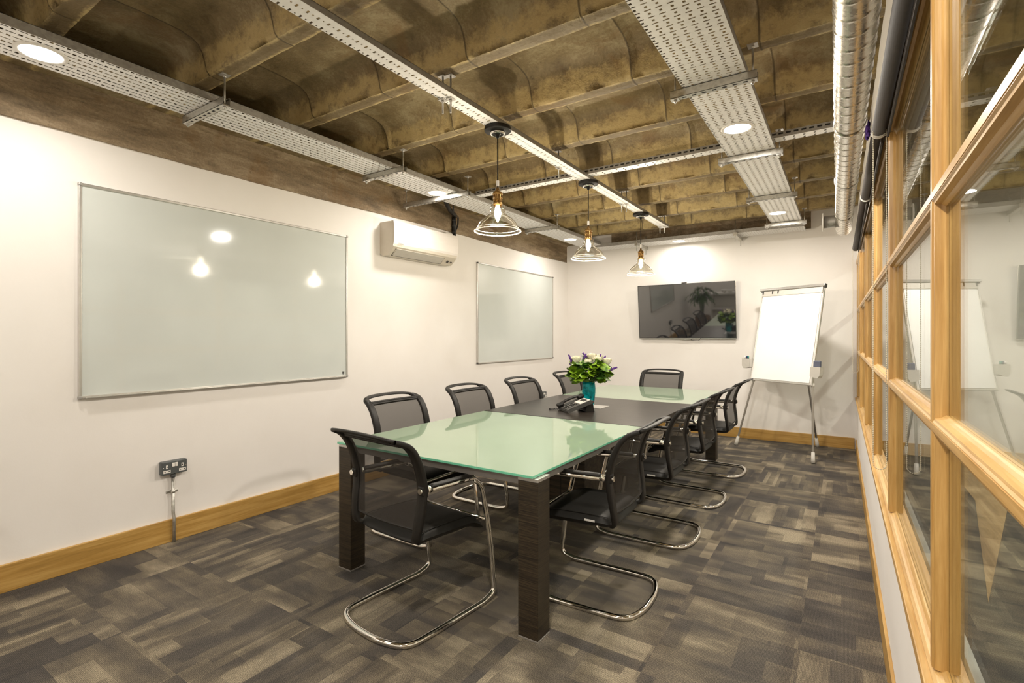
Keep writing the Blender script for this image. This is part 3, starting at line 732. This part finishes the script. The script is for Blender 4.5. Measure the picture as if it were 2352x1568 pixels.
# ---------------------------------------------------------------- conference table
TX0, TX1, TY0, TY1 = -2.497, -1.155, 1.922, 6.035
t = thing('conference_table', 'long conference table with frosted green glass ends and dark centre', 'table', ((TX0+TX1)/2, (TY0+TY1)/2, 0))
ox, oy = (TX0+TX1)/2, (TY0+TY1)/2
TT = Matrix.Translation((-ox, -oy, 0))
make('glass_top', B().box(TX0, TX1, TY0, 3.372, .728, .740, .0015, mat=TT), 'glass_top', t, label='near frosted green glass panel')
make('glass_top', B().box(TX0, TX1, 4.728, TY1, .728, .740, .0015, mat=TT), 'glass_top', t, label='far frosted green glass panel')
make('centre_top', B().box(TX0, TX1, 3.374, 4.726, .704, .742, .0015, mat=TT), 'wenge_x', t, label='dark wood centre panel')
for y0, y1 in ((TY0+.04, 3.36), (4.74, TY1-.12)):
    for q in ((TX0+.03, TX1-.03, y0, y0+.025), (TX0+.03, TX0+.055, y0+.025, y1), (TX1-.055, TX1-.03, y0+.025, y1), ((TX0+TX1)/2-.02, (TX0+TX1)/2+.02, y0+.025, y1)):
        make('support_rail', B().box(*q, .683, .722, mat=TT), 'greyrail', t)
for (lx, ly) in ((TX0+.01, TY0+.005), (TX1-.083, TY0+.010), (TX0+.01, 5.775), (TX1-.115, 5.775)):
    lg = make('leg', B().box(lx, lx+.105, ly, ly+.105, .008, .712, .0015, mat=TT), 'leg', t)
    make('leg_cap', B().box(lx-.0005, lx+.1055, ly-.0005, ly+.1055, .712, .7265, .001, mat=TT), 'silver', lg)
    make('foot_plate', B().box(lx-.0005, lx+.1055, ly-.0005, ly+.1055, 0, .008, .001, mat=TT), 'silver', lg)
b0 = B().box(-2.02, -1.62, 3.45, 4.65, 0, .70, mat=TT)
b = B()
for x_ in (-1.92, -1.82, -1.72): b.box(x_-.002, x_+.002, 3.448, 3.4505, .0, .70, mat=TT)
for y_ in (3.75, 4.05, 4.35): b.box(-1.6205, -1.6185, y_-.002, y_+.002, 0, .70, mat=TT)
make('pedestal', b0, 'wenge_z', t, extra=[(b, 'gap')])
make('cable_flap', B().box(-1.95, -1.73, 3.99, 4.19, .742, .7445, .001, mat=TT), 'silver', t, label='silver cable flap')

# ---------------------------------------------------------------- chairs
def chair():
    t = thing('meeting_chair', '', 'chair', (0,0,0), 0, 'black mesh chairs round the table')
    def side(s):
        return [(s*.250, -.165, .672), (s*.250, .125, .664), (s*.249, .195, .612), (s*.248, .262, .33), (s*.246, .300, .035), (s*.246, .215, .0135), (s*.246, -.10, .0135), (s*.240, -.278, .0135)]
    L_ = [Vector(p) for p in side(-1)]; R_ = [Vector(p) for p in side(1)][::-1]
    path = arc(L_+[Vector((-.10, -.325, .0135)), Vector((.10, -.325, .0135))]+R_, [.001, .07, .12, .055, .03, .02, .09, .10, .10, .09, .02, .03, .055, .12, .07, .001][:len(L_)*2], 7)
    make('tube_frame', B().tube(path, .0140, 14), 'chrome', t)
    make('seat_support', B().cyl((-.25, .235, .427), (.25, .235, .427), .009, 10).cyl((-.2, .16, .425), (-.2, .235, .427), .008, 8).cyl((.2, .16, .425), (.2, .235, .427), .008, 8), 'chrome', t)
    # seat cushion
    def prof_z(v): 
        y = -.205+v*.45
        return .462+.010*math.cos((v-.15)*2.2) - .050*max(0, (v-.72)/.28)**2 - .010*max(0, (.15-v)/.15)**2
    def seat(top):
        def fn(u, v):
            a = 2*u-1; c = 2*v-1
            rr = 1-.06*max(0, abs(c))**6
            x_ = a*.238*rr*(1-.04*max(0, -c)); y_ = .02+c*.228*(1-.05*abs(a)**4)
            h = max(0, (1-abs(a)**7))**.5*max(0, (1-abs(c)**9))**.5
            z_ = prof_z(v)+(-.004*(1-a*a) if top else 0)
            return (x_, y_, z_-.028+(.031*h if top else -.034*h))
        return fn
    b0 = B().grid(seat(True), 26, 26).grid(seat(False), 26, 26)
    b = B()
    for s in (-1, 1):
        b.tube([(s*.205, .02+.225*(q-.5)*1.7, prof_z(.5+(q-.5)*.85)-.002) for q in [i/10 for i in range(11)]], .0022, 6)
    make('seat', b0, 'blacksoft', t, extra=[(b, 'black')])
    # back: S-shaped side members
    SP = [(.205, -.185, .436), (.222, -.213, .452), (.236, -.208, .53), (.242, -.195, .62), (.243, -.192, .68), (.244, -.208, .76), (.244, -.240, .835), (.242, -.278, .882), (.234, -.316, .903), (.222, -.340, .911)]
    b = B()
    def strip(s):
        P_ = [Vector((s*x_, y_, z_)) for x_, y_, z_ in SP]
        Q = []
        for i in range(len(P_)-1):
            p0_, p1_, p2_, p3_ = P_[max(i-1, 0)], P_[i], P_[i+1], P_[min(i+2, len(P_)-1)]
            for k in range(4):
                t_ = k/4; Q.append(.5*((2*p1_)+(-p0_+p2_)*t_+(2*p0_-5*p1_+4*p2_-p3_)*t_*t_+(-p0_+3*p1_-3*p2_+p3_)*t_**3))
        Q.append(P_[-1]); return Q
    sideQ = {s: strip(s) for s in (-1, 1)}
    for s in (-1, 1):
        Q = sideQ[s]; m = len(Q); vs = []; 
        for i, p in enumerate(Q):
            tn = (Q[min(i+1, m-1)]-Q[max(i-1, 0)]).normalized(); ax = Vector((s, 0, 0)); nn = tn.cross(ax).normalized()
            f_ = i/(m-1); wd = .021+.004*math.sin(PI*f_); th = .0095+.003*math.sin(PI*f_)
            for a, c in ((-1, -.7), (-.85, -1), (.85, -1), (1, -.7), (1, .7), (.85, 1), (-.85, 1), (-1, .7)): vs.append(p+ax*(a*wd)+nn*(c*th))
        b.add(vs, [(i*8+k, i*8+(k+1) % 8, (i+1)*8+(k+1) % 8, (i+1)*8+k) for i in range(m-1) for k in range(8)]+[tuple(range(8))], True)
    # grab handle at the top, with the open slot below it
    hp = [(-.240, -.316, .919), (-.21, -.330, .926), (-.12, -.345, .932), (0, -.350, .935), (.12, -.345, .932), (.21, -.330, .926), (.240, -.316, .919)]
    # broad flat grab blade that curls back from the two side members
    hv = []; hn = 24
    for i in range(hn+1):
        f_ = 2*i/hn-1; e_ = abs(f_)**5; x_ = f_*.230; y_ = -.374+.036*f_**4; z_ = .930-.009*f_*f_-.010*e_
        dp = .020-.006*e_; th = .0075+.002*e_
        for k in range(12):
            a = 2*PI*k/12; ca, sa = math.cos(a), math.sin(a)
            ca = math.copysign(abs(ca)**.7, ca); sa = math.copysign(abs(sa)**.7, sa)
            hv.append((x_, y_+dp*ca*.96, z_+th*sa+dp*ca*-.22))
    b.add(hv, [(i*12+k, i*12+(k+1) % 12, (i+1)*12+(k+1) % 12, (i+1)*12+k) for i in range(hn) for k in range(12)]+[tuple(range(12)), tuple(range(hn*12, hn*12+12))], True)
    cb = [(x_, -.284-.012*(1-(x_/.24)**2), .892+.002*(1-(x_/.24)**2)) for x_ in [-.240+.48*i/12 for i in range(13)]]
    b.tube(cb, .0095, 8); b.tube([(q[0], q[1]+.008, q[2]-.011) for q in cb], .0095, 8)
    lb = [(x_, -.208-.018*(1-(x_/.23)**2), .497) for x_ in [-.23+.46*i/12 for i in range(13)]]
    b.tube(lb, .0055, 8)
    make('back_frame', b, 'black', t)
    def meshfn(u, v):
        z_ = .497+v*(.886-.497)
        Q = sideQ[1]; 
        for i in range(len(Q)-1):
            if Q[i].z <= z_ <= Q[i+1].z: f_ = (z_-Q[i].z)/(Q[i+1].z-Q[i].z+1e-9); p = Q[i].lerp(Q[i+1], f_); break
        a = 2*u-1
        return (a*p.x*.985, p.y-(.018-.006*v)*(1-a*a), z_)
    make('back_mesh', B().grid(meshfn, 16, 18), 'mesh', t, fixn=False)
    for s in (-1, 1):
        make('arm_pad', B().tube([(s*.250, -.152, .683), (s*.250, -.14, .685), (s*.250, .085, .679), (s*.250, .105, .674)], [.014, .0175, .0175, .014], 12, flat=.62), 'black', t)
        make('arm_joint', B().box(s*.249-.018, s*.249+.018, -.213, -.178, .655, .698, .006), 'black', t)
        make('joint_knob', B().cyl((s*.256, -.222, .678), (s*.256, -.213, .678), .0125, 18), 'chrome', t); make('joint_sleeve', B().cyl((s*.252, -.178, .675), (s*.251, -.152, .675), .0165, 16), 'chrome', t)
    make('maker_label', B().box(-.2405, -.2375, -.115, -.060, .446, .455), 'label', t)
    return t
c0_ = chair(); c0_.location = (-1.795, 1.875, 0); c0_.rotation_euler = (0, 0, math.radians(-5))
c0_['label'] = 'black mesh chair at the near end of the table, back to the camera'
rt = [(2.535, 'black mesh chair on the right side of the table, nearest the camera', 2), (3.50, 'black mesh chair on the right side of the table, second from the camera', 1), (4.40, 'black mesh chair on the right side of the table, third from the camera', 0), (5.42, 'black mesh chair on the right side of the table, farthest from the camera', 0)]
for yv, lb_, a in rt: dup(c0_, (-1.150, yv, 0), PI/2+math.radians(a), lb_)
lt = [(2.63, 'black mesh chair on the left side of the table, nearest the camera'), (3.50, 'black mesh chair on the left side of the table, second from the camera'), (4.385, 'black mesh chair on the left side of the table, third from the camera'), (5.39, 'black mesh chair on the left side of the table, partly behind the flowers')]
for yv, lb_ in lt: dup(c0_, (-2.475, yv, 0), -PI/2, lb_)
dup(c0_, (-1.925, 6.10, 0), PI, 'black mesh chair at the far end of the table, facing the camera')

# ---------------------------------------------------------------- telephone
t = thing('desk_telephone', 'black desk telephone with grey display on the dark table centre', 'telephone', (-1.850, 3.775, .742), math.radians(-40))
t.scale = (1.12, 1.12, 1.12)
wedge = [(-.105, .004), (-.108, .018), (.085, .086), (.104, .082), (.100, .066), (-.09, .003)]
b = B().prism(wedge, 'x', -.090, .090); make('body', b, 'dark_grey', t)
ang = math.atan2(.068, .193); FM = Matrix.Translation((0, -.108, .018)) @ Matrix.Rotation(ang, 4, 'X')
make('face_plate', B().box(-.030, .088, .006, .198, .0, .006, .002, mat=FM), 'dark_grey', t)
make('display_panel', B().box(-.026, .084, .112, .196, .005, .009, .002, mat=FM), 'light_grey', t)
make('screen', B().box(-.010, .068, .150, .182, .009, .0098, mat=FM), 'dark_grey', t)
b = B()
for i in range(5):
    b.box(-.018+i*.020, -.006+i*.020, .120, .127, .009, .0105, mat=FM)
make('line_key', b, 'white_plastic', t)
b = B()
for i in range(3):
    for j in range(4): b.box(-.018+i*.026, .000+i*.026, .018+j*.022, .032+j*.022, .006, .010, .001, mat=FM)
make('keypad', b, 'black', t)
b = B()
for i in range(3):
    for j in range(4): b.box(-.012+i*.026, -.006+i*.026, .023+j*.022, .027+j*.022, .0101, .0104, mat=FM)
make('key_digit', b, 'label', t)
hs = [(-.060, .004, .022), (-.060, .030, .030), (-.060, .075, .035), (-.060, .125, .035), (-.060, .170, .030), (-.060, .196, .022)]
b = B().tube(arc(hs, .03, 4), .0125, 12, flat=.8).box(-.084, -.036, -.012, .042, .008, .036, .012).box(-.084, -.036, .158, .212, .008, .036, .012); b.xf(FM); make('handset', b, 'black', t)
make('handset_cradle', B().box(-.088, -.032, .0, .20, -.002, .007, .003, mat=FM), 'black', t)
make('stand', B().prism([(.040, .004), (.062, .0), (.112, .0), (.095, .078), (.060, .068)], 'x', -.075, .075), 'black', t)
cp = []
for i in range(160):
    a = i*.9; f_ = i/160; cx_ = -.085-.02*math.sin(PI*f_); cy_ = -.09-.10*math.sin(PI*f_)+.04*f_
    cp.append((cx_+.005*math.cos(a), cy_, .0075+.005*math.sin(a)))
make('cord', B().tube(cp, .0014, 6), 'black', t)

# ---------------------------------------------------------------- vase and flowers
VX, VY, VZ = -1.875, 4.075, .7445
t = thing('vase', 'tall teal glass vase on the dark table centre beside the telephone', 'vase', (VX, VY, VZ))
vp = [(0, .0), (.036, .0), (.042, .006), (.046, .02), (.052, .06), (.058, .12), (.0585, .16), (.055, .195), (.050, .212)]
make('body', B().lathe(vp+[(r-.004, z+.004) for r, z in vp[::-1] if r > .03], n=36), 'vase', t)
make('clear_base', B().lathe([(0, -.0), (.044, 0), (.048, .006), (.049, .018), (.045, .022)], n=36), 'shade_rim', t)
make('lip', B().tube([(.050*math.cos(2*PI*k/30), .050*math.sin(2*PI*k/30), .213) for k in range(30)], .003, 6, closed=True), 'vase', t)
rf = random.Random(11)
cr, sr = math.cos(math.radians(33.3)), math.sin(math.radians(33.3))
def fw(a, d, z):  # a = to the right as seen, d = towards the viewer
    return Vector((VX+a*cr+d*sr, VY+a*sr-d*cr, VZ+z))
def leaf(b, base, dirv, ln, wd, droop=.3, fold=.25, roll=0, pw=.75):
    d = dirv.normalized(); s_ = d.cross(Vector((0,0,1)))
    if s_.length < .05: s_ = Vector((1,0,0))
    s_.normalize(); n_ = s_.cross(d).normalized()
    s_ = s_*math.cos(roll)+n_*math.sin(roll); n_ = s_.cross(d).normalized()
    vs = []; nu = 7
    for i in range(nu+1):
        f_ = i/nu; w_ = wd*math.sin(PI*min(1, f_*.96+.03))**pw*(1-.15*f_)
        c_ = base+d*(ln*f_)-Vector((0,0,1))*(droop*ln*f_*f_)
        wob = .05*wd*math.sin(i*2.3)
        for a in (-1, -.5, 0, .5, 1): vs.append(c_+s_*(a*w_)+n_*(abs(a)*w_*fold+wob*a))
    b.add(vs, [(i*5+k, i*5+k+1, (i+1)*5+k+1, (i+1)*5+k) for i in range(nu) for k in range(4)], True)
def stem_to(b, p, r=.0022, z0=.03):
    q = Vector((VX+rf.uniform(-.02, .02), VY+rf.uniform(-.02, .02), VZ+z0)); m_ = Vector((VX+(p.x-VX)*.18, VY+(p.y-VY)*.18, VZ+.21))
    b.tube(arc([q, m_, p], .12, 5), r, 6)
roses = [(-.115, .05, .405, 'left-hand white rose'), (.03, -.02, .425, 'white rose at the top of the bouquet, right of centre'), (.065, .06, .40, 'white rose right of the middle, low in front'), (.155, .03, .385, 'right-hand white rose'), (.0, -.08, .40, 'white rose at the back of the bouquet'), (-.02, .07, .375, 'small white rose half hidden in the middle of the bouquet'), (.10, -.08, .41, 'white rose behind the right-hand one')]
for a, d, z, lb_ in roses:
    c = fw(a, d, z); t = thing('white_rose', lb_+', in the teal vase', 'rose', tuple(c), 0, 'white roses in the vase')
    b = B(); lay = [(0, .011, .046, 3), (1, .019, .047, 4), (2, .027, .045, 5), (3, .034, .038, 6)]
    for li, r_, h_, k_ in lay:
        for k in range(k_):
            a0 = 2*PI*k/k_+li*.7; sp_ = 2*PI/k_*.78
            def fn(u, v, r_=r_, h_=h_, a0=a0, sp_=sp_, li=li):
                th = a0+(u-.5)*2*sp_; rr = r_*(.35+.65*math.sin(min(1, v*1.15)*PI/2))+(.006*li*.5*v**4); edge = 1-.25*abs(2*u-1)**2.5
                return (rr*math.cos(th), rr*math.sin(th), -.024+h_*1.35*v*edge)
            b.grid(fn, 6, 5)
    make('petals', b, 'petal', t, fixn=False)
    b = B(); stem_to(b, c-Vector((0,0,.024)), .0026); b.v = [(x_-c.x, y_-c.y, z_-c.z) for x_, y_, z_ in b.v]
    b.sph((0,0,-.024), .010, 8, 6); make('stem', b, 'stem', t)
lavs = [(-.165, .02, .365, .3), (-.15, -.03, .40, -.4), (-.055, .06, .415, .5), (-.01, -.04, .425, -.7), (.02, .10, .375, .8), (.12, -.01, .395, .6), (.185, .06, .325, 1.2), (.18, .02, .315, 1.1), (.085, .01, .405, .4)]
for i, (a, d, z, lean) in enumerate(lavs):
    c = fw(a, d, z); b = B(); ax = Vector((math.sin(lean)*cr, math.sin(lean)*sr, math.cos(lean)))
    t = thing('purple_flower_sprig', ['purple blossom sprig at the left edge of the bouquet', 'purple sprig rising behind the left-hand rose', 'purple sprig between the left-hand rose and the middle', 'purple sprig at the top centre of the bouquet', 'purple sprig in front of the middle roses', 'dark purple sprig left of the right-hand rose', 'long purple spike leaning out at the right edge of the bouquet', 'short purple spike under the leaning one at the right', 'purple sprig between the two right-hand roses'][i], 'flower', tuple(c), 0, 'purple sprigs in the vase')
    for k in range(26):
        f_ = k/26; th = k*2.4; rr = .007*(1-f_*.5)
        o_ = ax.orthogonal().normalized(); o2 = ax.cross(o_)
        p = ax*(f_*.055)+o_*(rr*math.cos(th))+o2*(rr*math.sin(th)); b.sph(p, .0045, 5, 4, (1, 1, 1.3))
    make('blossom', b, 'lav', t)
    b = B(); stem_to(b, c, .0015); b.v = [(x_-c.x, y_-c.y, z_-c.z) for x_, y_, z_ in b.v]; make('stem', b, 'stem', t)
# leafy stems: broad lemon-leaf collar and finer dark greens
for i in range(24):
    az = 2*PI*i/24+rf.uniform(-.15, .15); low = i % 3
    t = None; out = [.10, .135, .115][low]+.03*rf.random(); z = [.255, .295, .345][low]
    c = fw(out*math.cos(az), out*math.sin(az), z)
    where = ['at the right', 'at the front right', 'at the front', 'at the front left', 'at the left', 'at the back left', 'at the back', 'at the back right'][int(((az+PI/8) % (2*PI))/(PI/4)) % 8]
    t = thing('leafy_stem', 'broad green leaves '+where+' of the bouquet, '+['low over the vase lip', 'at mid height', 'high under the roses'][low], 'foliage', tuple(c), 0, 'leafy stems in the vase')
    b = B()
    for k in range(8):
        a2 = az+rf.uniform(-.75, .75); up = rf.uniform(-.25, .7)
        dv = Vector((math.cos(a2)*cr+math.sin(a2)*sr, math.cos(a2)*sr-math.sin(a2)*cr, up))
        bp = c+Vector((rf.uniform(-.035, .035), rf.uniform(-.035, .035), rf.uniform(-.04, .04)))-Vector((dv.x, dv.y, 0))*.045
        leaf(b, bp, dv, rf.uniform(.075, .105), rf.uniform(.034, .046), rf.uniform(.0, .4), rf.uniform(-.1, .3), rf.uniform(-.9, .9), .5)
    b.v = [(x_-c.x, y_-c.y, z_-c.z) for x_, y_, z_ in b.v]; make('leaves', b, 'leaf' if i % 4 else 'leaf_dark', t, fixn=False)
    b = B(); stem_to(b, c, .0022); b.v = [(x_-c.x, y_-c.y, z_-c.z) for x_, y_, z_ in b.v]; make('stem', b, 'stem', t)
for i in range(8):
    a, d, z = rf.uniform(-.13, .15), rf.uniform(-.10, .08), rf.uniform(.33, .43); c = fw(a, d, z)
    t = thing('filler_stem', 'fine dark green filler stem among the roses of the bouquet', 'foliage', tuple(c), 0, 'fine filler stems in the vase')
    b = B()
    for k in range(16):
        th = k*2.4; dv = Vector((math.cos(th), math.sin(th), .7)); leaf(b, c+Vector((0,0,-.05+k*.005)), dv, .035, .006, .2, .2)
    b.v = [(x_-c.x, y_-c.y, z_-c.z) for x_, y_, z_ in b.v]; make('leaves', b, 'leaf_dark', t, fixn=False)
    b = B(); stem_to(b, c, .0015); b.v = [(x_-c.x, y_-c.y, z_-c.z) for x_, y_, z_ in b.v]; make('stem', b, 'stem', t)

# ---------------------------------------------------------------- flip chart easel
EM = Matrix(((.853, .522, 0, -.705), (-.522, .853, 0, 6.53), (0, 0, 1, 0), (0, 0, 0, 1)))  # local x across, y away from viewer
er = math.atan2(-.522, .853)
t = thing('flipchart_easel', 'white flip chart easel on three grey legs in the far right corner', 'flip chart', (-.705, 6.53, 0), er)
def bz(z): return .13+(z-.82)*.21      # depth of the board at height z
tilt = math.atan(.21)
BM = Matrix.Translation((0, bz(.82), .82)) @ Matrix.Rotation(-tilt, 4, 'X')
HB = 1.11*math.sqrt(1+.21**2)
make('board', B().box(-.400, .390, .0, .018, 0, HB, .003, mat=BM), 'white_plastic', t)
b = B().box(-.402, .392, -.004, .020, -.006, .010, .003, mat=BM).box(-.402, -.392, -.004, .02, .01, HB, .002, mat=BM).box(.382, .392, -.004, .02, .01, HB, .002, mat=BM); make('board_frame', b, 'silver', t)
make('paper_pad', B().box(-.372, .368, -.010, -.002, .018, HB-.07, .001, mat=BM), 'paper', t)
b = B().box(-.425, .405, -.030, .010, HB-.018, HB+.012, .008, mat=BM); make('top_rail', b, 'silver', t)
make('clamp_bar', B().box(-.385, .38, -.016, -.004, HB-.088, HB-.02, .004, mat=BM), 'light_grey', t)
for x_ in (-.375, -.245, -.17): make('pad_hook', B().box(x_-.006, x_+.006, -.026, -.010, HB-.06, HB-.022, .003, mat=BM), 'dark_grey', t)
for x_ in (-.40, .395): make('corner_clip', B().box(x_-.012, x_+.012, -.02, .02, HB-.03, HB+.014, .005, mat=BM), 'dark_grey', t)
apex = (0, bz(1.93)+.03, 1.90)
for (fx, fy) in ((-.498, -.003), (.497, .0)):
    p0_ = Vector((fx, fy, .0)); p1 = Vector((fx*.45, bz(1.90)+.035, 1.88))
    d_ = (p1-p0_)
    lg = make('leg', B().tube([p0_+d_*.055, p0_+d_*.44, p0_+d_*.441, p1], [.0115, .0115, .0145, .0145], 14), 'light_grey', t)
    make('rubber_foot', B().tube([p0_+Vector((0,0,.002)), p0_+d_*.02, p0_+d_*.06], [.021, .020, .017], 14), 'light_grey', lg)
    make('leg_collar', B().tube([p0_+d_*.425, p0_+d_*.445], .019, 14), 'white_plastic', lg)
p0_ = Vector((.0, .82, 0)); p1 = Vector((0, bz(1.9)+.05, 1.86)); d_ = p1-p0_
lg = make('leg', B().tube([p0_+d_*.055, p1], .0115, 14), 'alu', t)
make('rubber_foot', B().tube([p0_+Vector((0,0,.002)), p0_+d_*.02, p0_+d_*.06], [.021, .020, .017], 14), 'light_grey', lg)
make('leg_brace', B().tube([(-.224, bz(1.9)+.035, 1.86), (.224, bz(1.9)+.035, 1.86)], .014, 12), 'alu', t)
def pocket(xc, zc, s):
    pm = Matrix.Translation((xc, bz(zc)-.012, zc)) @ Matrix.Rotation(-tilt*.3, 4, 'X')
    pts = [(-.058, .055), (.058, .055), (.052, -.035), (.030, -.066), (-.030, -.058), (-.058, -.045)]
    if s < 0: pts = [(-p_[0], p_[1]) for p_ in pts][::-1]
    b = B().prism(pts, 'y', -.052, -.046, mat=pm).prism(pts, 'y', .0, .006, mat=pm)
    k_ = len(pts)
    for i in range(k_):
        p_, q_ = pts[i], pts[(i+1) % k_]
        if p_[1] > .05 and q_[1] > .05: continue
        b.add([pm @ Vector((p_[0], -.05, p_[1])), pm @ Vector((q_[0], -.05, q_[1])), pm @ Vector((q_[0], .004, q_[1])), pm @ Vector((p_[0], .004, p_[1]))], [(0,1,2,3)])
    make('pen_pocket', b, 'light_grey', t, fixn=False)
    return EM @ pm
PL = pocket(-.448, 1.02, -1); PRT = pocket(.452, .965, 1)
def pen(mt, x_, capm, label):
    o = thing('marker_pen', label, 'marker pen', tuple(mt @ Vector((x_, -.022, -.03))), er, 'marker pens in the easel pocket')
    make('barrel', B().cyl((0,0,.0), (0,0,.085), .0085, 12), 'white_plastic', o)
    make('cap', B().cyl((0,0,.085), (0,0,.118), .0095, 12), capm, o)
pen(PL, -.030, 'white_plastic', 'white capped marker pen in the left pocket of the flip chart')
pen(PL, -.005, 'navy_cap', 'navy capped marker pen in the left pocket of the flip chart')
pen(PL, .018, 'teal_cap', 'teal capped marker pen in the left pocket of the flip chart')
b = B().box(-.035, .045, -.040, -.008, -.02, .125, .012, mat=PRT)
tag(make('board_eraser', b, 'bluegrey'), 'blue grey board eraser standing in the right pocket of the flip chart', 'eraser')

# ---------------------------------------------------------------- behind the camera (seen in the dark television glass)
t = thing('potted_palm', 'bushy green palm in a brown pot behind the near end of the table', 'palm', (-3.28, .02, .0))
make('pot', B().lathe([(0, 0), (.15, 0), (.19, .10), (.20, .36), (.185, .38), (.17, .36), (0, .34)], n=28), 'terra', t)
rg = random.Random(4); b = B(); bs = B()
for i in range(34):
    az = rg.uniform(0, 2*PI); reach = rg.uniform(.16, .40); hh = rg.uniform(.70, 1.15)
    P_ = [Vector((.02*math.cos(az), .02*math.sin(az), .35)), Vector((reach*.35*math.cos(az), reach*.35*math.sin(az), .35+hh*.75)), Vector((reach*math.cos(az), reach*math.sin(az), .35+hh*.62))]
    Q = arc(P_, .5, 8); bs.tube(Q, .004, 5)
    for k in range(3, len(Q)):
        d_ = (Q[k]-Q[k-1]).normalized(); s_ = d_.cross(Vector((0,0,1))); 
        if s_.length < .05: continue
        s_.normalize()
        for sg in (-1, 1): leaf(b, Q[k], s_*sg*.7+d_*.9, .15, .012, .45, .1)
make('fronds', b, 'leaf_dark', t, fixn=False); make('stalk', bs, 'stem', t)
t = thing('side_cabinet', 'white open cabinet against the wall behind the camera', 'cabinet', (-2.45, -.80, 0))
make('carcass', B().box(-.75, .75, -.2, .2, .0, .04).box(-.75, -.72, -.2, .2, .04, .86).box(.72, .75, -.2, .2, .04, .86).box(-.75, .75, -.2, .2, .86, .90).box(-.72, .72, -.2, -.18, .04, .86), 'white_plastic', t)
make('shelf', B().box(-.72, .72, -.18, .19, .44, .465), 'white_plastic', t)
for i in range(5):
    tag(make('bowl', B().lathe([(0, 0), (.03, 0), (.07, .04), (.085, .075), (.08, .075), (.065, .045), (0, .008)], (-2.85+.17*i, -.80+.07*(i % 2), .9005), 20), 'white_plastic'), 'small white bowl on top of the cabinet behind the camera', 'bowl', 'white bowls on the cabinet')
